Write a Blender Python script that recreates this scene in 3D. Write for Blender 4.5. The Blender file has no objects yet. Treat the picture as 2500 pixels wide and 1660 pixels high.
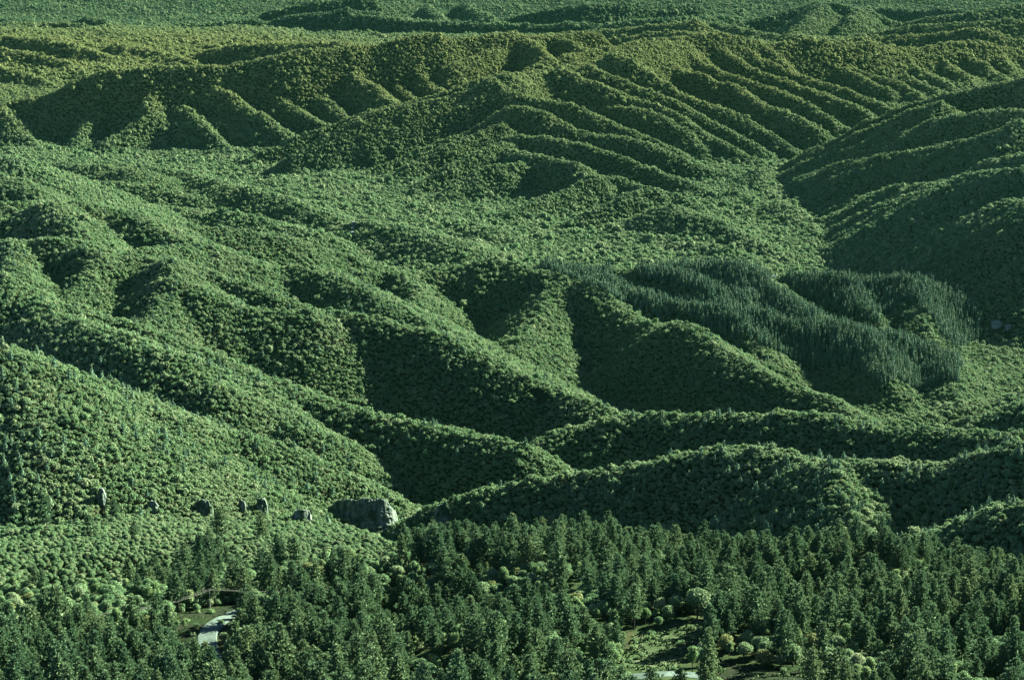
import bpy, bmesh, math, random
import numpy as np
from mathutils import Vector, Matrix
R = math.radians
scene = bpy.context.scene
COL = scene.collection

# ------------------------------------------------------------------ camera
CAMH = 700.0
PITCH = 14.0
FPX = 4665.0                      # focal length in photograph pixels (2500 wide)
cam_d = bpy.data.cameras.new("camera")
cam_d.lens = 36.0 * FPX / 2500.0
cam_d.sensor_width = 36.0
cam_d.clip_start = 1.0
cam_d.clip_end = 40000.0
cam = bpy.data.objects.new("camera", cam_d)
COL.objects.link(cam)
cam.location = (0, 0, CAMH)
cam.rotation_euler = (R(90 - PITCH), 0, 0)
scene.camera = cam

# ------------------------------------------------------------------ sky, sun, exposure
SUN_EL, SUN_AZ = 25.0, 54.0       # azimuth measured from +Y (view direction) towards +X (right)
world = bpy.data.worlds.new("World")
scene.world = world
world.use_nodes = True
wn = world.node_tree
bg = wn.nodes["Background"]
sky = wn.nodes.new("ShaderNodeTexSky")
sky.sky_type = 'NISHITA'
sky.sun_disc = False
sky.sun_elevation = R(SUN_EL)
sky.sun_rotation = R(SUN_AZ)
sky.altitude = 1800
sky.air_density = 0.35
sky.dust_density = 0.25
sky.ozone_density = 0.6
wn.links.new(sky.outputs[0], bg.inputs[0])
bg.inputs[1].default_value = 0.05
sun_d = bpy.data.lights.new("sun", 'SUN')
sun_d.energy = 5.0
sun_d.angle = R(0.5)
sun_d.color = (1.0, 0.93, 0.78)
sun = bpy.data.objects.new("sun", sun_d)
COL.objects.link(sun)
sdir = Vector((math.sin(R(SUN_AZ)) * math.cos(R(SUN_EL)), math.cos(R(SUN_AZ)) * math.cos(R(SUN_EL)), math.sin(R(SUN_EL))))
sun.rotation_euler = sdir.to_track_quat('Z', 'Y').to_euler()
sun.location = (3000, 2000, 2500)
scene.view_settings.view_transform = 'Standard'
scene.view_settings.look = 'None'
scene.view_settings.exposure = 3.9
scene.view_settings.gamma = 1.0
scene.cycles.max_bounces = 4
scene.cycles.diffuse_bounces = 1
scene.cycles.transmission_bounces = 2
scene.cycles.volume_bounces = 0
scene.cycles.transparent_max_bounces = 4
TROWS, TCOLS = 1300, 560
HAZE = 3.5e-5
# ------------------------------------------------------------------ terrain
SP, CP = math.sin(R(PITCH)), math.cos(R(PITCH))
def at(px, py, D):
    """photograph pixel + distance along +Y -> world point"""
    px = np.asarray(px, float); py = np.asarray(py, float); D = np.asarray(D, float)
    dx = (px - 1250) / FPX; dy = (830 - py) / FPX
    vy = CP + dy * SP; vz = -SP + dy * CP
    t = D / vy
    return np.stack([dx * t, D + 0 * t, CAMH + vz * t], -1)

# pseudo-random gradient noise on numpy arrays
def _hash(ix, iy, seed):
    h = (ix * 374761393 + iy * 668265263 + seed * 1442695041) & 0xffffffff
    h = ((h ^ (h >> 13)) * 1274126177) & 0xffffffff
    return (h ^ (h >> 16)) & 0xffff
def noise2(x, y, seed=0):
    x = np.asarray(x, float); y = np.asarray(y, float)
    ix = np.floor(x).astype(np.int64); iy = np.floor(y).astype(np.int64)
    fx = x - ix; fy = y - iy
    u = fx * fx * fx * (fx * (fx * 6 - 15) + 10); v = fy * fy * fy * (fy * (fy * 6 - 15) + 10)
    def g(i, j):
        a = _hash(ix + i, iy + j, seed) * (2 * math.pi / 65536.0)
        return np.cos(a) * (fx - i) + np.sin(a) * (fy - j)
    a = g(0, 0) * (1 - u) + g(1, 0) * u
    b = g(0, 1) * (1 - u) + g(1, 1) * u
    return (a * (1 - v) + b * v) * 1.5
def fbm(x, y, seed=0, octv=4, gain=0.5):
    s = 0; a = 1; t = 0
    for o in range(octv):
        s = s + a * noise2(x * 2 ** o, y * 2 ** o, seed + o * 17); t += a; a *= gain
    return s / t

# crest lines: (distances along the line in metres, slope of flanks, crest radius, points in photograph pixels)
RIDGES = [
 # mountain A (left, far)
 ((4850,4950,5050,5250,5500),.62,22,[(-150,275),(0,255),(60,242),(125,229),(178,200),(221,182),(250,175),(307,170),(340,166),(404,161),(440,160),(560,160),(600,152),(680,135),(720,122),(830,114),(912,110),(973,93),(1008,87),(1058,81),(1108,96),(1187,86),(1251,80),(1276,86),(1330,88),(1401,80),(1455,79)]),
 ((4880,4900,4990),.6,18,[(-80,262),(0,257),(54,243),(125,231),(154,227),(200,211),(250,204),(300,207)]),
 ((5020,4980,4760,4600),.62,20,[(330,168),(307,203),(368,221),(411,250),(464,271),(500,307),(536,343),(586,379),(607,395)]),
 ((4930,4800,4700),.6,18,[(368,221),(375,270),(304,318),(250,345)]),
 ((4900,4800,4720),.55,20,[(375,270),(430,300),(480,345),(500,380)]),
 ((4990,4880,4740),.55,22,[(240,208),(240,225),(255,260),(215,300),(190,345)]),
 ((5050,4900,4700),.62,18,[(440,160),(464,171),(518,200),(557,229),(607,264),(661,296),(696,321),(718,345)]),
 ((4880,4820,4700),.5,16,[(464,271),(493,286),(536,296),(589,311),(643,332),(675,356)]),
 ((5120,5000,4780),.62,18,[(545,160),(557,164),(589,200),(643,229),(696,250),(750,279),(796,306)]),
 ((5220,5080,4850),.62,18,[(640,143),(671,143),(714,186),(750,214),(804,246),(850,292)]),
 ((5260,5100,4900),.62,18,[(720,122),(760,140),(830,157),(873,186),(930,218),(962,252)]),
 ((5320,5180,4980),.62,18,[(850,113),(873,121),(901,154),(937,179),(980,214),(1020,248)]),
 ((5350,5200,5020),.62,18,[(905,110),(916,111),(966,121),(1001,150),(1044,200),(1080,224)]),
 ((5400,5250,5080),.62,18,[(973,93),(998,93),(1030,111),(1073,143),(1101,171),(1138,205)]),
 ((5430,5250,5150),.62,20,[(1251,80),(1209,121),(1137,146),(1108,160)]),
 ((5450,5300,5200),.62,20,[(1251,80),(1269,84),(1294,100),(1330,132),(1348,146)]),
 ((5480,5400,5300),.6,20,[(1330,88),(1380,95),(1420,115),(1440,130)]),
 ((4850,4780,4700),.5,24,[(0,257),(30,290),(60,330),(100,365)]),
 # far left rolling group
 ((6900,7000,6900),.5,30,[(-200,60),(0,57),(60,60),(155,55),(200,64),(268,79),(305,86)]),
 ((6300,6200,6000,5900),.5,25,[(-50,88),(30,92),(90,98),(160,105),(230,125),(270,140)]),
 ((6000,5850,5700),.5,25,[(-60,118),(60,128),(120,142),(170,160),(200,182)]),
 ((5700,5600,5500),.5,25,[(-80,150),(0,163),(50,175),(110,198),(150,218)]),
 ((6100,6000,5800),.45,25,[(280,110),(340,118),(400,130),(470,150)]),
 ((6500,6300,6150),.45,30,[(330,100),(420,102),(500,108),(560,120)]),
 ((5950,5850,5650),.5,22,[(404,146),(482,132),(536,118),(607,112),(671,109),(760,107),(840,104)]),
 ((7000,7200,7200,7000),.45,30,[(300,88),(400,87),(500,85),(620,86),(750,84),(840,82),(960,86),(1060,84)]),
 ((6900,6800,6800,6500),.45,30,[(1200,84),(1330,86),(1437,78),(1544,68),(1634,59),(1700,54)]),
 ((6500,6400,6200),.45,25,[(1500,98),(1580,82),(1680,80),(1740,84)]),
 ((7300,7100,6700),.45,30,[(1640,62),(1700,54),(1760,60),(1850,80),(1950,92)]),
 # pale far layers
 ((8300,8500,8400,8600),.5,35,[(300,82),(371,64),(430,61),(535,55),(607,50),(660,52),(714,39),(840,25),(930,30),(1010,48),(1090,52),(1200,56)]),
 ((9200,9300),.5,35,[(653,29),(750,7),(840,0),(900,-12)]),
 ((7600,7400,7300),.5,35,[(178,54),(221,43),(250,50),(268,66)]),
 ((8300,8000,7900),.5,40,[(860,36),(1000,50),(1100,56),(1200,58),(1320,62),(1400,55),(1480,62)]),
 ((9000,8700,8500),.5,40,[(1040,15),(1060,30),(1080,48)]),
 ((9000,8700,8400),.5,40,[(1130,8),(1160,25),(1200,45)]),
 ((8600,8500,8700),.5,40,[(1200,54),(1270,38),(1350,22),(1430,12),(1520,10),(1600,18),(1700,14)]),
 ((7800,7800,8000),.5,40,[(1480,60),(1560,50),(1640,46),(1740,42),(1800,44)]),
 ((7500,7600,7500),.5,35,[(1800,62),(1874,39),(1946,21),(1999,5),(2035,9),(2089,21),(2124,27),(2160,43),(2200,62)]),
 ((7400,7200,7000),.5,30,[(1999,8),(1985,35),(1960,60),(1940,85)]),
 ((7400,7200,7100),.5,30,[(2100,24),(2080,50),(2060,75)]),
 ((9200,9000,8900),.5,40,[(2150,20),(2230,28),(2300,20),(2400,30)]),
 ((6900,6900,6800,6900),.5,30,[(2035,98),(2106,86),(2178,71),(2231,64),(2303,60),(2380,56),(2500,48),(2600,50)]),
 ((7200,7200,7300),.5,30,[(2200,60),(2270,42),(2320,39),(2374,29),(2446,16),(2520,10)]),
 ((6500,6450,6400),.5,28,[(2040,104),(2088,95),(2160,89),(2267,86),(2338,75),(2374,71),(2428,79),(2464,93),(2520,108)]),
 # mountain B (centre): sky line, then right-hand crest
 ((4480,4560,4640,4680,4720,4800),.60,18,[(586,402),(643,371),(679,357),(732,332),(786,311),(840,296),(866,282),(901,270),(973,254),(1016,243),(1062,229),(1087,221),(1134,204),(1169,193),(1205,184),(1234,179)]),
 ((4720,5050,5400),.60,18,[(1234,179),(1280,178),(1330,171),(1383,161),(1437,154),(1473,136),(1491,132),(1526,125),(1545,112),(1600,106),(1670,101)]),
 ((5000,5250,5500),.60,18,[(1285,172),(1298,164),(1348,146),(1401,132),(1455,121),(1501,114),(1544,102),(1580,96),(1670,91)]),
 ((5450,5600,5750,6000,6150),.62,20,[(1650,96),(1696,84),(1749,80),(1792,86),(1821,93),(1856,102),(1889,107),(1917,106),(1946,102),(1974,96),(2003,98),(2035,104),(2074,107),(2103,105),(2124,104),(2178,114),(2231,121),(2274,114),(2314,104),(2356,102),(2410,104),(2464,118),(2500,125),(2600,140)]),
 # left spurs of B
 ((4680,4560,4400),.6,14,[(1194,203),(1169,211),(1126,225),(1080,237),(948,262),(880,285),(800,330),(720,375)]),
 ((4640,4520,4370),.62,15,[(1187,229),(1141,250),(1098,275),(1044,296),(980,321),(919,354),(894,364),(830,396),(780,428)]),
 ((4560,4420,4260),.62,15,[(1250,257),(1216,275),(1180,304),(1144,321),(1101,339),(1044,357),(984,382),(901,421),(840,448)]),
 ((4450,4300,4150),.62,14,[(1223,300),(1173,321),(1123,343),(1058,371),(984,411),(919,446),(866,473)]),
 ((4280,4150,4050),.6,14,[(1235,345),(1185,358),(1134,386),(1080,414),(1030,443),(973,477)]),
 ((4120,4050,3950),.58,14,[(1276,396),(1205,404),(1169,418),(1134,439),(1094,464),(1044,495)]),
 ((3960,3880,3780),.58,14,[(1455,425),(1419,443),(1387,461),(1344,475),(1294,493),(1241,516)]),
 ((3830,3760,3700),.58,14,[(1590,458),(1544,468),(1509,486),(1455,507),(1401,538)]),
 ((3740,3680,3620),.58,14,[(1690,492),(1670,500),(1616,525),(1562,559)]),
 # spine of B towards the camera
 ((4720,4660,4560,4430,4300,4100,3980,3850,3740,3620),.58,17,[(1234,179),(1190,205),(1190,229),(1250,257),(1216,286),(1226,311),(1241,336),(1241,364),(1276,396),(1330,411),(1384,421),(1455,425),(1509,436),(1562,454),(1634,471),(1690,493),(1740,530),(1800,575)]),
 # right spurs of B
 ((4540,4400,4250),.6,15,[(1250,257),(1294,261),(1337,275),(1376,300),(1419,321),(1473,329),(1526,332),(1580,346),(1634,371),(1670,387),(1731,410),(1803,432),(1838,456)]),
 ((4340,4200,4000),.6,15,[(1245,330),(1287,332),(1330,332),(1384,343),(1455,357),(1509,379),(1562,400),(1616,421),(1670,439),(1720,460),(1770,492)]),
 ((4240,4150,4060),.55,14,[(1241,364),(1290,372),(1350,385),(1410,395)]),
 ((4680,4550,4420),.6,15,[(1205,190),(1248,221),(1276,229),(1323,243),(1384,250),(1419,264),(1466,286),(1509,304),(1555,321),(1598,343),(1651,364),(1690,388)]),
 ((4850,4700,4500),.6,15,[(1370,163),(1409,179),(1430,193),(1473,207),(1509,221),(1562,246),(1616,261),(1670,285),(1714,321),(1767,346),(1810,375),(1846,388)]),
 ((4720,4650,4560),.6,16,[(1466,268),(1491,264),(1544,261),(1580,266),(1616,282),(1670,314),(1700,345)]),
 ((5000,4850,4640),.6,16,[(1491,132),(1544,143),(1573,171),(1616,196),(1659,221),(1706,246),(1767,264),(1814,286),(1860,314),(1910,339),(1931,356)]),
 ((4920,4780,4600),.6,14,[(1437,156),(1470,172),(1509,189),(1562,211),(1616,232),(1670,256),(1731,292),(1785,318),(1821,339),(1870,366)]),
 ((5300,5100,4720),.6,16,[(1590,107),(1600,140),(1660,171),(1714,182),(1749,196),(1803,214),(1838,236),(1860,254),(1910,271),(1964,293),(1989,305)]),
 ((5400,5150,4840),.6,16,[(1655,98),(1681,132),(1714,154),(1767,175),(1821,193),(1874,211),(1928,229),(1964,250),(1999,275),(2035,293),(2064,313)]),
 ((5520,5300,4980),.6,16,[(1700,84),(1714,93),(1760,121),(1803,143),(1839,168),(1892,186),(1946,207),(2017,229),(2071,250),(2106,268),(2142,288)]),
 ((5580,5350,5080),.6,16,[(1770,82),(1778,86),(1814,118),(1860,146),(1910,164),(1964,186),(2017,204),(2071,218),(2117,243),(2160,257),(2189,268)]),
 ((5800,5600,5400),.6,16,[(1974,96),(1999,136),(2035,161),(2089,182),(2142,207),(2175,220)]),
 ((5700,5550,5350),.6,15,[(2017,143),(2071,164),(2124,182),(2196,200),(2231,221),(2249,238)]),
 ((5950,5750,5500),.6,16,[(2103,107),(2135,139),(2171,161),(2214,186),(2249,204),(2303,224)]),
 ((5950,5800,5600),.6,15,[(2117,104),(2160,121),(2196,150),(2239,168),(2285,189),(2321,216)]),
 ((6000,5850,5650),.6,15,[(2240,121),(2267,121),(2303,150),(2339,171),(2374,202)]),
 ((6050,5900,5700),.6,15,[(2314,104),(2356,136),(2403,161),(2446,191)]),
 ((6080,5950,5750),.6,15,[(2410,104),(2446,143),(2490,190)]),
 ((6120,6000,5800),.6,15,[(2480,122),(2510,155),(2550,190)]),
 ((5570,5500),.6,15,[(1856,102),(1880,125),(1915,155)]),
 # mountain C (right)
 ((4320,4300,4300,4250,4200),.58,18,[(1880,427),(1946,386),(1981,364),(2035,339),(2071,321),(2117,296),(2153,286),(2196,264),(2249,246),(2303,232),(2356,221),(2410,211),(2464,198),(2500,189),(2650,160)]),
 ((4280,4230,4160),.44,15,[(2003,364),(2050,345),(2106,317),(2196,290),(2239,266),(2290,246)]),
 ((4260,4150,4000,3900),.44,16,[(1889,427),(1964,396),(2017,379),(2089,357),(2142,339),(2214,318),(2285,293),(2339,279),(2392,271),(2446,266),(2500,268),(2600,262)]),
 ((4160,4000,3850,3750),.44,16,[(1940,448),(1990,420),(2053,396),(2106,389),(2160,375),(2214,371),(2285,357),(2339,343),(2374,339),(2410,326),(2450,310),(2480,290)]),
 ((3800,3720,3650),.6,14,[(2374,339),(2400,355),(2420,375),(2425,392)]),
 ((4010,3850,3650,3450),.44,16,[(1981,481),(2053,461),(2106,443),(2196,436),(2267,429),(2339,421),(2392,407),(2428,389),(2500,375),(2600,360)]),
 ((3680,3550,3350,3250),.44,16,[(2124,559),(2178,529),(2231,482),(2285,464),(2321,440),(2374,423),(2446,414),(2500,411),(2600,400)]),
 ((3520,3420,3250,3050),.44,16,[(2017,606),(2089,593),(2142,575),(2196,561),(2249,548),(2314,530),(2356,515),(2410,498),(2464,487),(2500,486),(2600,470)]),
 ((3320,3150,2950),.44,18,[(2189,659),(2249,632),(2303,621),(2356,600),(2403,582),(2446,575),(2500,571),(2600,560)]),
 ((3060,2980,2900),.5,18,[(2392,738),(2446,709),(2500,693),(2600,680)]),
 ((4080,3960,3850,3740),.42,15,[(1950,465),(2020,440),(2090,416),(2180,400),(2260,392),(2330,380),(2400,366)]),
 ((3900,3760,3600,3480),.42,15,[(2020,505),(2100,480),(2180,458),(2260,448),(2340,438)]),
 ((3780,3640,3500),.42,15,[(2060,540),(2130,508),(2190,485),(2230,478)]),
 ((3600,3480,3340),.42,15,[(2070,585),(2140,560),(2200,530),(2270,505),(2340,470)]),
 ((3420,3300,3180),.42,16,[(2110,630),(2190,605),(2270,585),(2350,560)]),
 ((3200,3100,2960),.42,16,[(2290,690),(2360,665),(2430,645),(2520,630)]),
 ((3500,3450,3380),.35,22,[(1778,636),(1820,625),(1874,619),(1910,618),(1964,639),(1999,668)]),
 ((3300,3250,3200),.3,22,[(2010,668),(2060,660),(2120,668),(2180,680)]),
 # left rear low hills and low swells of the valley floor
 ((4300,4200,4100),.3,25,[(60,398),(200,402),(340,415)]),
 ((4350,4250,4100,4000),.3,22,[(300,400),(420,415),(520,440),(600,468)]),
 ((4000,3900,3800),.3,24,[(180,440),(330,450),(450,475),(560,505)]),
 ((3900,3750,3600),.3,24,[(560,450),(680,480),(780,515),(860,550)]),
 ((3600,3500,3400),.3,24,[(330,500),(480,512),(620,530),(740,562)]),
 ((3550,3450,3350),.28,24,[(900,540),(1010,560),(1120,590)]),
 ((3650,3560,3450),.32,20,[(1640,500),(1750,540),(1870,605)]),
 ((3560,3500,3400),.32,20,[(1530,570),(1650,592),(1780,612)]),
 ((4050,3850,3600),.34,20,[(1800,462),(1880,520),(1960,590)]),
 ((3900,3700,3520),.34,20,[(1900,490),(1960,530),(2030,590)]),
 ((4250,4130,4000),.32,20,[(1860,410),(1870,445),(1890,480)]),
 ((3700,3550),.28,22,[(1120,540),(1240,570)]),
 ((3450,3350,3250),.35,25,[(-80,378),(0,382),(54,391),(89,416),(125,441),(179,477),(221,502),(286,516)]),
 ((3100,3020,2920),.42,22,[(-80,420),(0,428),(36,439),(71,461),(107,482),(150,502)]),
 ((2680,2780,2850,2900,2980),.45,20,[(-100,503),(0,500),(46,495),(100,489),(143,495),(196,493),(232,500),(286,511),(357,521),(411,539),(464,550),(536,556),(607,564),(679,571),(750,593),(840,618),(900,640)]),
 ((2700,2600,2450),.5,18,[(120,492),(150,520),(190,555),(232,589),(268,607),(307,623)]),
 ((2780,2700,2620),.45,18,[(320,515),(360,540),(400,565),(450,585)]),
 ((2340,2420,2480,2500),.45,14,[(307,620),(350,605),(400,602),(457,598),(500,596),(536,604),(571,621),(625,645)]),
 ((2500,2520,2400,2320,2240),.5,16,[(571,673),(643,657),(696,650),(750,648),(786,661),(830,675),(884,700),(919,725),(973,754),(1009,768),(1044,796),(1080,816)]),
 ((2850,2880,2920,2900),.5,20,[(830,672),(900,664),(973,664),(1030,666),(1090,655),(1151,643),(1205,632),(1241,643),(1259,654)]),
 ((2870,2760,2640),.6,16,[(973,664),(1009,690),(1020,715),(1010,752)]),
 #((2870,2760,2650),.6,16,[(1090,657),(1110,700),(1130,740),(1150,775)]),
 # ridge L3
 ((2380,2370,2350,2310,2260,2210,2160,2110,2050,1960),.58,17,[(-60,600),(0,590),(32,586),(71,589),(107,582),(150,579),(196,586),(232,604),(268,618),(304,632),(357,634),(411,630),(446,639),(493,657),(536,675),(607,693),(661,711),(696,729),(750,750),(830,761),(884,771),(937,779),(991,796),(1044,807),(1080,818),(1116,836),(1151,854),(1187,864),(1223,893),(1276,914),(1312,932),(1366,950),(1419,975),(1473,996),(1526,1016)]),
 ((2330,2260,2170),.6,14,[(215,594),(229,615),(218,660),(190,700),(160,728)]),
 ((2290,2200,2080),.6,16,[(411,630),(425,650),(430,680),(411,710),(393,745),(350,800)]),
 ((2230,2200,2190,2190),.5,16,[(428,675),(482,704),(536,733),(571,748),(678,757),(750,754)]),
 ((2360,2300,2200),.6,16,[(32,586),(36,632),(50,675)]),
 #((2080,2000,1920),.5,16,[(1187,866),(1185,920),(1200,985),(1220,1050)]),
 # ridge L2
 ((1920,1910,1880,1840,1790,1730,1680,1630,1580),.58,17,[(-60,650),(0,668),(21,682),(54,700),(89,725),(143,743),(214,764),(286,779),(357,800),(411,821),(464,843),(536,871),(607,907),(661,936),(714,943),(768,964),(821,986),(884,1007),(955,1018),(1009,1029),(1080,1039),(1151,1057),(1205,1064),(1276,1084)]),
 ((1890,1800,1720,1660),.5,18,[(89,728),(107,764),(179,779),(286,814),(357,846),(411,864),(464,907),(536,945)]),
 ((1750,1680,1600),.55,16,[(640,925),(655,965),(690,1005),(750,1045)]),
 # ridge L1
 ((1360,1370,1400,1430,1450,1450),.56,17,[(-80,815),(0,846),(36,861),(82,879),(125,904),(179,932),(232,954),(286,971),(339,986),(393,1000),(446,1018),(500,1039),(536,1050),(607,1061),(679,1082),(714,1107),(760,1124),(830,1152)]),
 ((1370,1330,1280),.5,18,[(0,848),(54,930),(85,1010),(90,1090)]),
 #((1410,1340,1270,1230),.5,18,[(340,986),(400,1060),(450,1130),(520,1190)]),
 #((1450,1380,1290,1240),.5,18,[(560,1055),(600,1110),(640,1160),(660,1200)]),
 # right mid ridges
 ((2880,2780,2700,2600,2480,2400,2330,2280,2220,2150),.56,18,[(1259,656),(1330,661),(1366,675),(1419,691),(1455,700),(1491,732),(1544,775),(1615,793),(1660,785),(1696,800),(1724,821),(1749,843),(1785,861),(1821,882),(1856,904),(1892,921),(1946,946),(1981,954),(2017,964),(2046,986),(2089,1011),(2135,1034)]),
 ((2760,2640,2450),.58,17,[(1380,682),(1340,725),(1300,790),(1250,852)]),
 #((2520,2400,2220),.55,17,[(1540,775),(1562,850),(1600,930),(1620,992)]),
 #((2400,2320,2220),.5,17,[(1724,823),(1735,880),(1755,940),(1700,990)]),
 #((2450,2380,2290),.5,15,[(1480,735),(1440,800),(1420,870),(1430,930)]),
 #((2260,2200,2150),.5,15,[(1895,923),(1870,965),(1880,1000)]),
 # pine ridges P1..P5
 ((2900,2820,2700,2660,2620,2580,2550,2520,2500),.56,18,[(1259,646),(1366,657),(1437,668),(1491,693),(1526,718),(1580,725),(1634,746),(1670,754),(1731,756),(1803,764),(1874,771),(1910,786),(1946,793),(2017,800),(2089,811),(2160,821),(2214,836),(2267,857),(2303,875),(2339,879),(2356,902),(2410,925),(2500,956),(2600,985)]),
 ((2550,2470,2380,2320),.58,16,[(2110,816),(2142,871),(2167,925),(2196,961),(2217,1009)]),
 ((2640,2560,2470),.55,16,[(1803,766),(1830,810),(1870,860),(1890,890)]),
 ((2510,2440,2370),.55,16,[(2320,880),(2330,925),(2330,960)]),
 ((2950,2850,2700),.56,16,[(1500,655),(1560,660),(1640,668),(1696,685),(1731,706),(1749,732),(1775,756)]),
 ((3020,2940,2850,2780,2700,2600),.56,16,[(1600,660),(1660,654),(1714,650),(1767,648),(1803,654),(1838,664),(1864,682),(1871,704),(1910,729),(1946,754),(1999,775),(2035,793),(2070,808)]),
 ((2880,2800,2740),.55,15,[(1840,668),(1815,700),(1800,735)]),
 ((3030,2980,2940),.52,16,[(1880,684),(1903,679),(1946,675),(2017,675),(2071,682),(2096,688)]),
 ((2940,2860,2780,2700),.55,15,[(2096,689),(2089,743),(2124,764),(2149,793),(2165,815)]),
 ((2940,2920,2880,2820,2800),.55,16,[(2096,689),(2196,686),(2249,693),(2303,711),(2339,732),(2364,754),(2389,779),(2400,800),(2420,850)]),
 ((2880,2800,2720,2650),.5,15,[(2249,695),(2240,750),(2260,800),(2280,840)]),
 # right near ridges
 ((1690,1720,1730,1700,1660,1620,1570,1520,1470),.58,17,[(1230,1110),(1294,1086),(1348,1064),(1401,1043),(1455,1029),(1491,1018),(1544,1014),(1580,1011),(1616,1007),(1670,1011),(1731,1009),(1803,1011),(1856,1014),(1910,1004),(1964,1004),(2017,1007),(2053,1014),(2106,1029),(2142,1039),(2231,1043),(2320,1045),(2410,1050),(2500,1055),(2600,1060)]),
 ((1760,1800,1840,1850),.5,18,[(2150,1052),(2178,1041),(2231,1018),(2285,1004),(2339,986),(2374,982),(2428,975),(2500,971),(2600,965)]),
 ((1780,1760,1740),.55,16,[(2420,1030),(2450,1003),(2500,982),(2580,970)]),
 ((1370,1360,1340,1310,1290,1260,1230,1200,1170),.58,16,[(1080,1227),(1134,1214),(1169,1200),(1205,1186),(1259,1177),(1312,1168),(1366,1161),(1437,1150),(1491,1143),(1544,1136),(1562,1127),(1616,1121),(1660,1107),(1731,1096),(1803,1087),(1856,1089),(1910,1100),(1964,1114),(2017,1121),(2124,1125),(2196,1121),(2267,1129),(2340,1120),(2420,1100),(2500,1080),(2620,1050)]),
 #((1285,1250,1200),.55,16,[(1803,1089),(1780,1150),(1740,1210)]),
 ((1240,1200,1160),.55,16,[(2017,1123),(2060,1190),(2080,1250)]),
 #((1210,1180,1130),.55,16,[(2300,1130),(2290,1200),(2250,1270)]),
 # small ridge at the right edge, behind the pine slope
 ((1050,1030,1010,990),.55,12,[(2205,1362),(2231,1345),(2303,1331),(2356,1302),(2410,1273),(2446,1252),(2500,1227),(2640,1170)]),
]
# near shelf: the crest where the foreground drops into the gorge (ground level, not tree tops)
EDGE = [(-200,1235,950),(0,1240,950),(71,1233,955),(171,1243,965),(268,1264,975),(339,1274,980),(429,1280,985),(500,1281,990),(571,1283,995),(650,1288,1000),(714,1290,1000),(768,1306,995),(796,1332,985),(840,1360,975),(870,1392,960),(905,1415,915),(960,1400,890),(1009,1372,885),(1080,1350,885),(1150,1335,885),(1276,1310,885),(1366,1300,885),(1473,1302,880),(1580,1305,875),(1700,1312,870),(1803,1326,862),(1892,1372,850),(2000,1384,845),(2106,1386,840),(2267,1405,825),(2410,1436,810),(2500,1446,800),(2700,1470,790)]
# control points of the shelf in front of it
SHELF = [(-150,1700,560),(200,1700,560),(600,1700,560),(1000,1700,555),(1400,1700,550),(1800,1700,545),(2200,1700,540),(2650,1700,540),
 (100,1560,640),(300,1560,645),(0,1440,735),(200,1420,775),(100,1330,855),(330,1350,850),(480,1360,850),(600,1380,845),(700,1400,840),
 (560,1470,745),(430,1480,735),(470,1560,665),(560,1540,672),(640,1520,690),(760,1480,750),(800,1560,660),(900,1500,735),
 (1000,1440,820),(1100,1420,815),(1250,1400,800),(1400,1400,785),(1050,1520,690),(1200,1500,700),(1350,1500,685),(1450,1480,700),
 (1600,1400,770),(1560,1540,635),(1640,1520,648),(1700,1480,690),(1750,1420,745),(1900,1440,760),(2050,1440,765),(2200,1450,750),(2400,1480,740),
 (1900,1540,650),(2100,1540,655),(2300,1540,650),(2500,1540,645),(1550,1620,585),(1250,1600,612),(1000,1620,605),(-150,1340,850),(-150,1520,660),(2700,1560,640)]

def tps_fit(P, Z):
    n = len(P)
    d = np.hypot(P[:, None, 0] - P[None, :, 0], P[:, None, 1] - P[None, :, 1])
    K = d ** 2 * np.log(d + 1e-9) + np.eye(n) * 300.0
    A = np.zeros((n + 3, n + 3)); A[:n, :n] = K; A[:n, n] = 1; A[:n, n + 1:] = P; A[n, :n] = 1; A[n + 1:, :n] = P.T
    w = np.linalg.solve(A, np.concatenate([Z, np.zeros(3)]))
    return w
def tps_eval(P, w, X, Y):
    out = w[len(P)] + w[len(P) + 1] * X + w[len(P) + 2] * Y
    for i in range(len(P)):
        d = np.hypot(X - P[i, 0], Y - P[i, 1])
        out = out + w[i] * d * d * np.log(d + 1e-9)
    return out
_e = np.array(EDGE, float); _s = np.array(SHELF, float)
E3 = at(_e[:, 0], _e[:, 1], _e[:, 2]); S3 = at(_s[:, 0], _s[:, 1], _s[:, 2])
_P = np.concatenate([E3, S3]); _PW = tps_fit(_P[:, :2] / 100.0, _P[:, 2])

# hollows (+) and knolls (-) of the near slope: x, y, radius, depth
HOLLOWS = [(-62, 640, 26, 13), (-40, 725, 24, 12), (-12, 690, 20, 9), (55, 650, 30, -10), (20, 800, 40, -7), (140, 780, 38, -9), (92, 705, 24, 9), (-20, 600, 22, -7), (180, 640, 34, 8), (-95, 590, 20, -5), (10, 745, 20, -6), (-205, 800, 42, 15), (-135, 612, 40, 12), (-160, 860, 30, 5)]
RL = []
for Ds, k, r, pts in RIDGES:
    p = np.array(pts, float)
    seg = np.hypot(np.diff(p[:, 0]), np.diff(p[:, 1]) * 1.5); s = np.concatenate([[0], np.cumsum(seg)]); s /= s[-1]
    D = np.interp(s, np.linspace(0, 1, len(Ds)), Ds)
    w = at(p[:, 0], p[:, 1], D)
    w[:, 2] -= np.interp(D, [900, 1500, 4000, 6000], [4.0, 4.5, 6.0, 7.0])     # crest of the canopy -> ground
    main = len(pts) >= 15
    fk = float(np.interp(D.mean(), [2500, 4000, 7000, 8000], [0, 1, 1, 2.2]))
    RL.append((k * ((1.3 + .65 * fk) if main else (1.12 + .38 * fk)), r * (0.8 - .1 * fk if main else 0.75 - .15 * fk), w))

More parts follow.
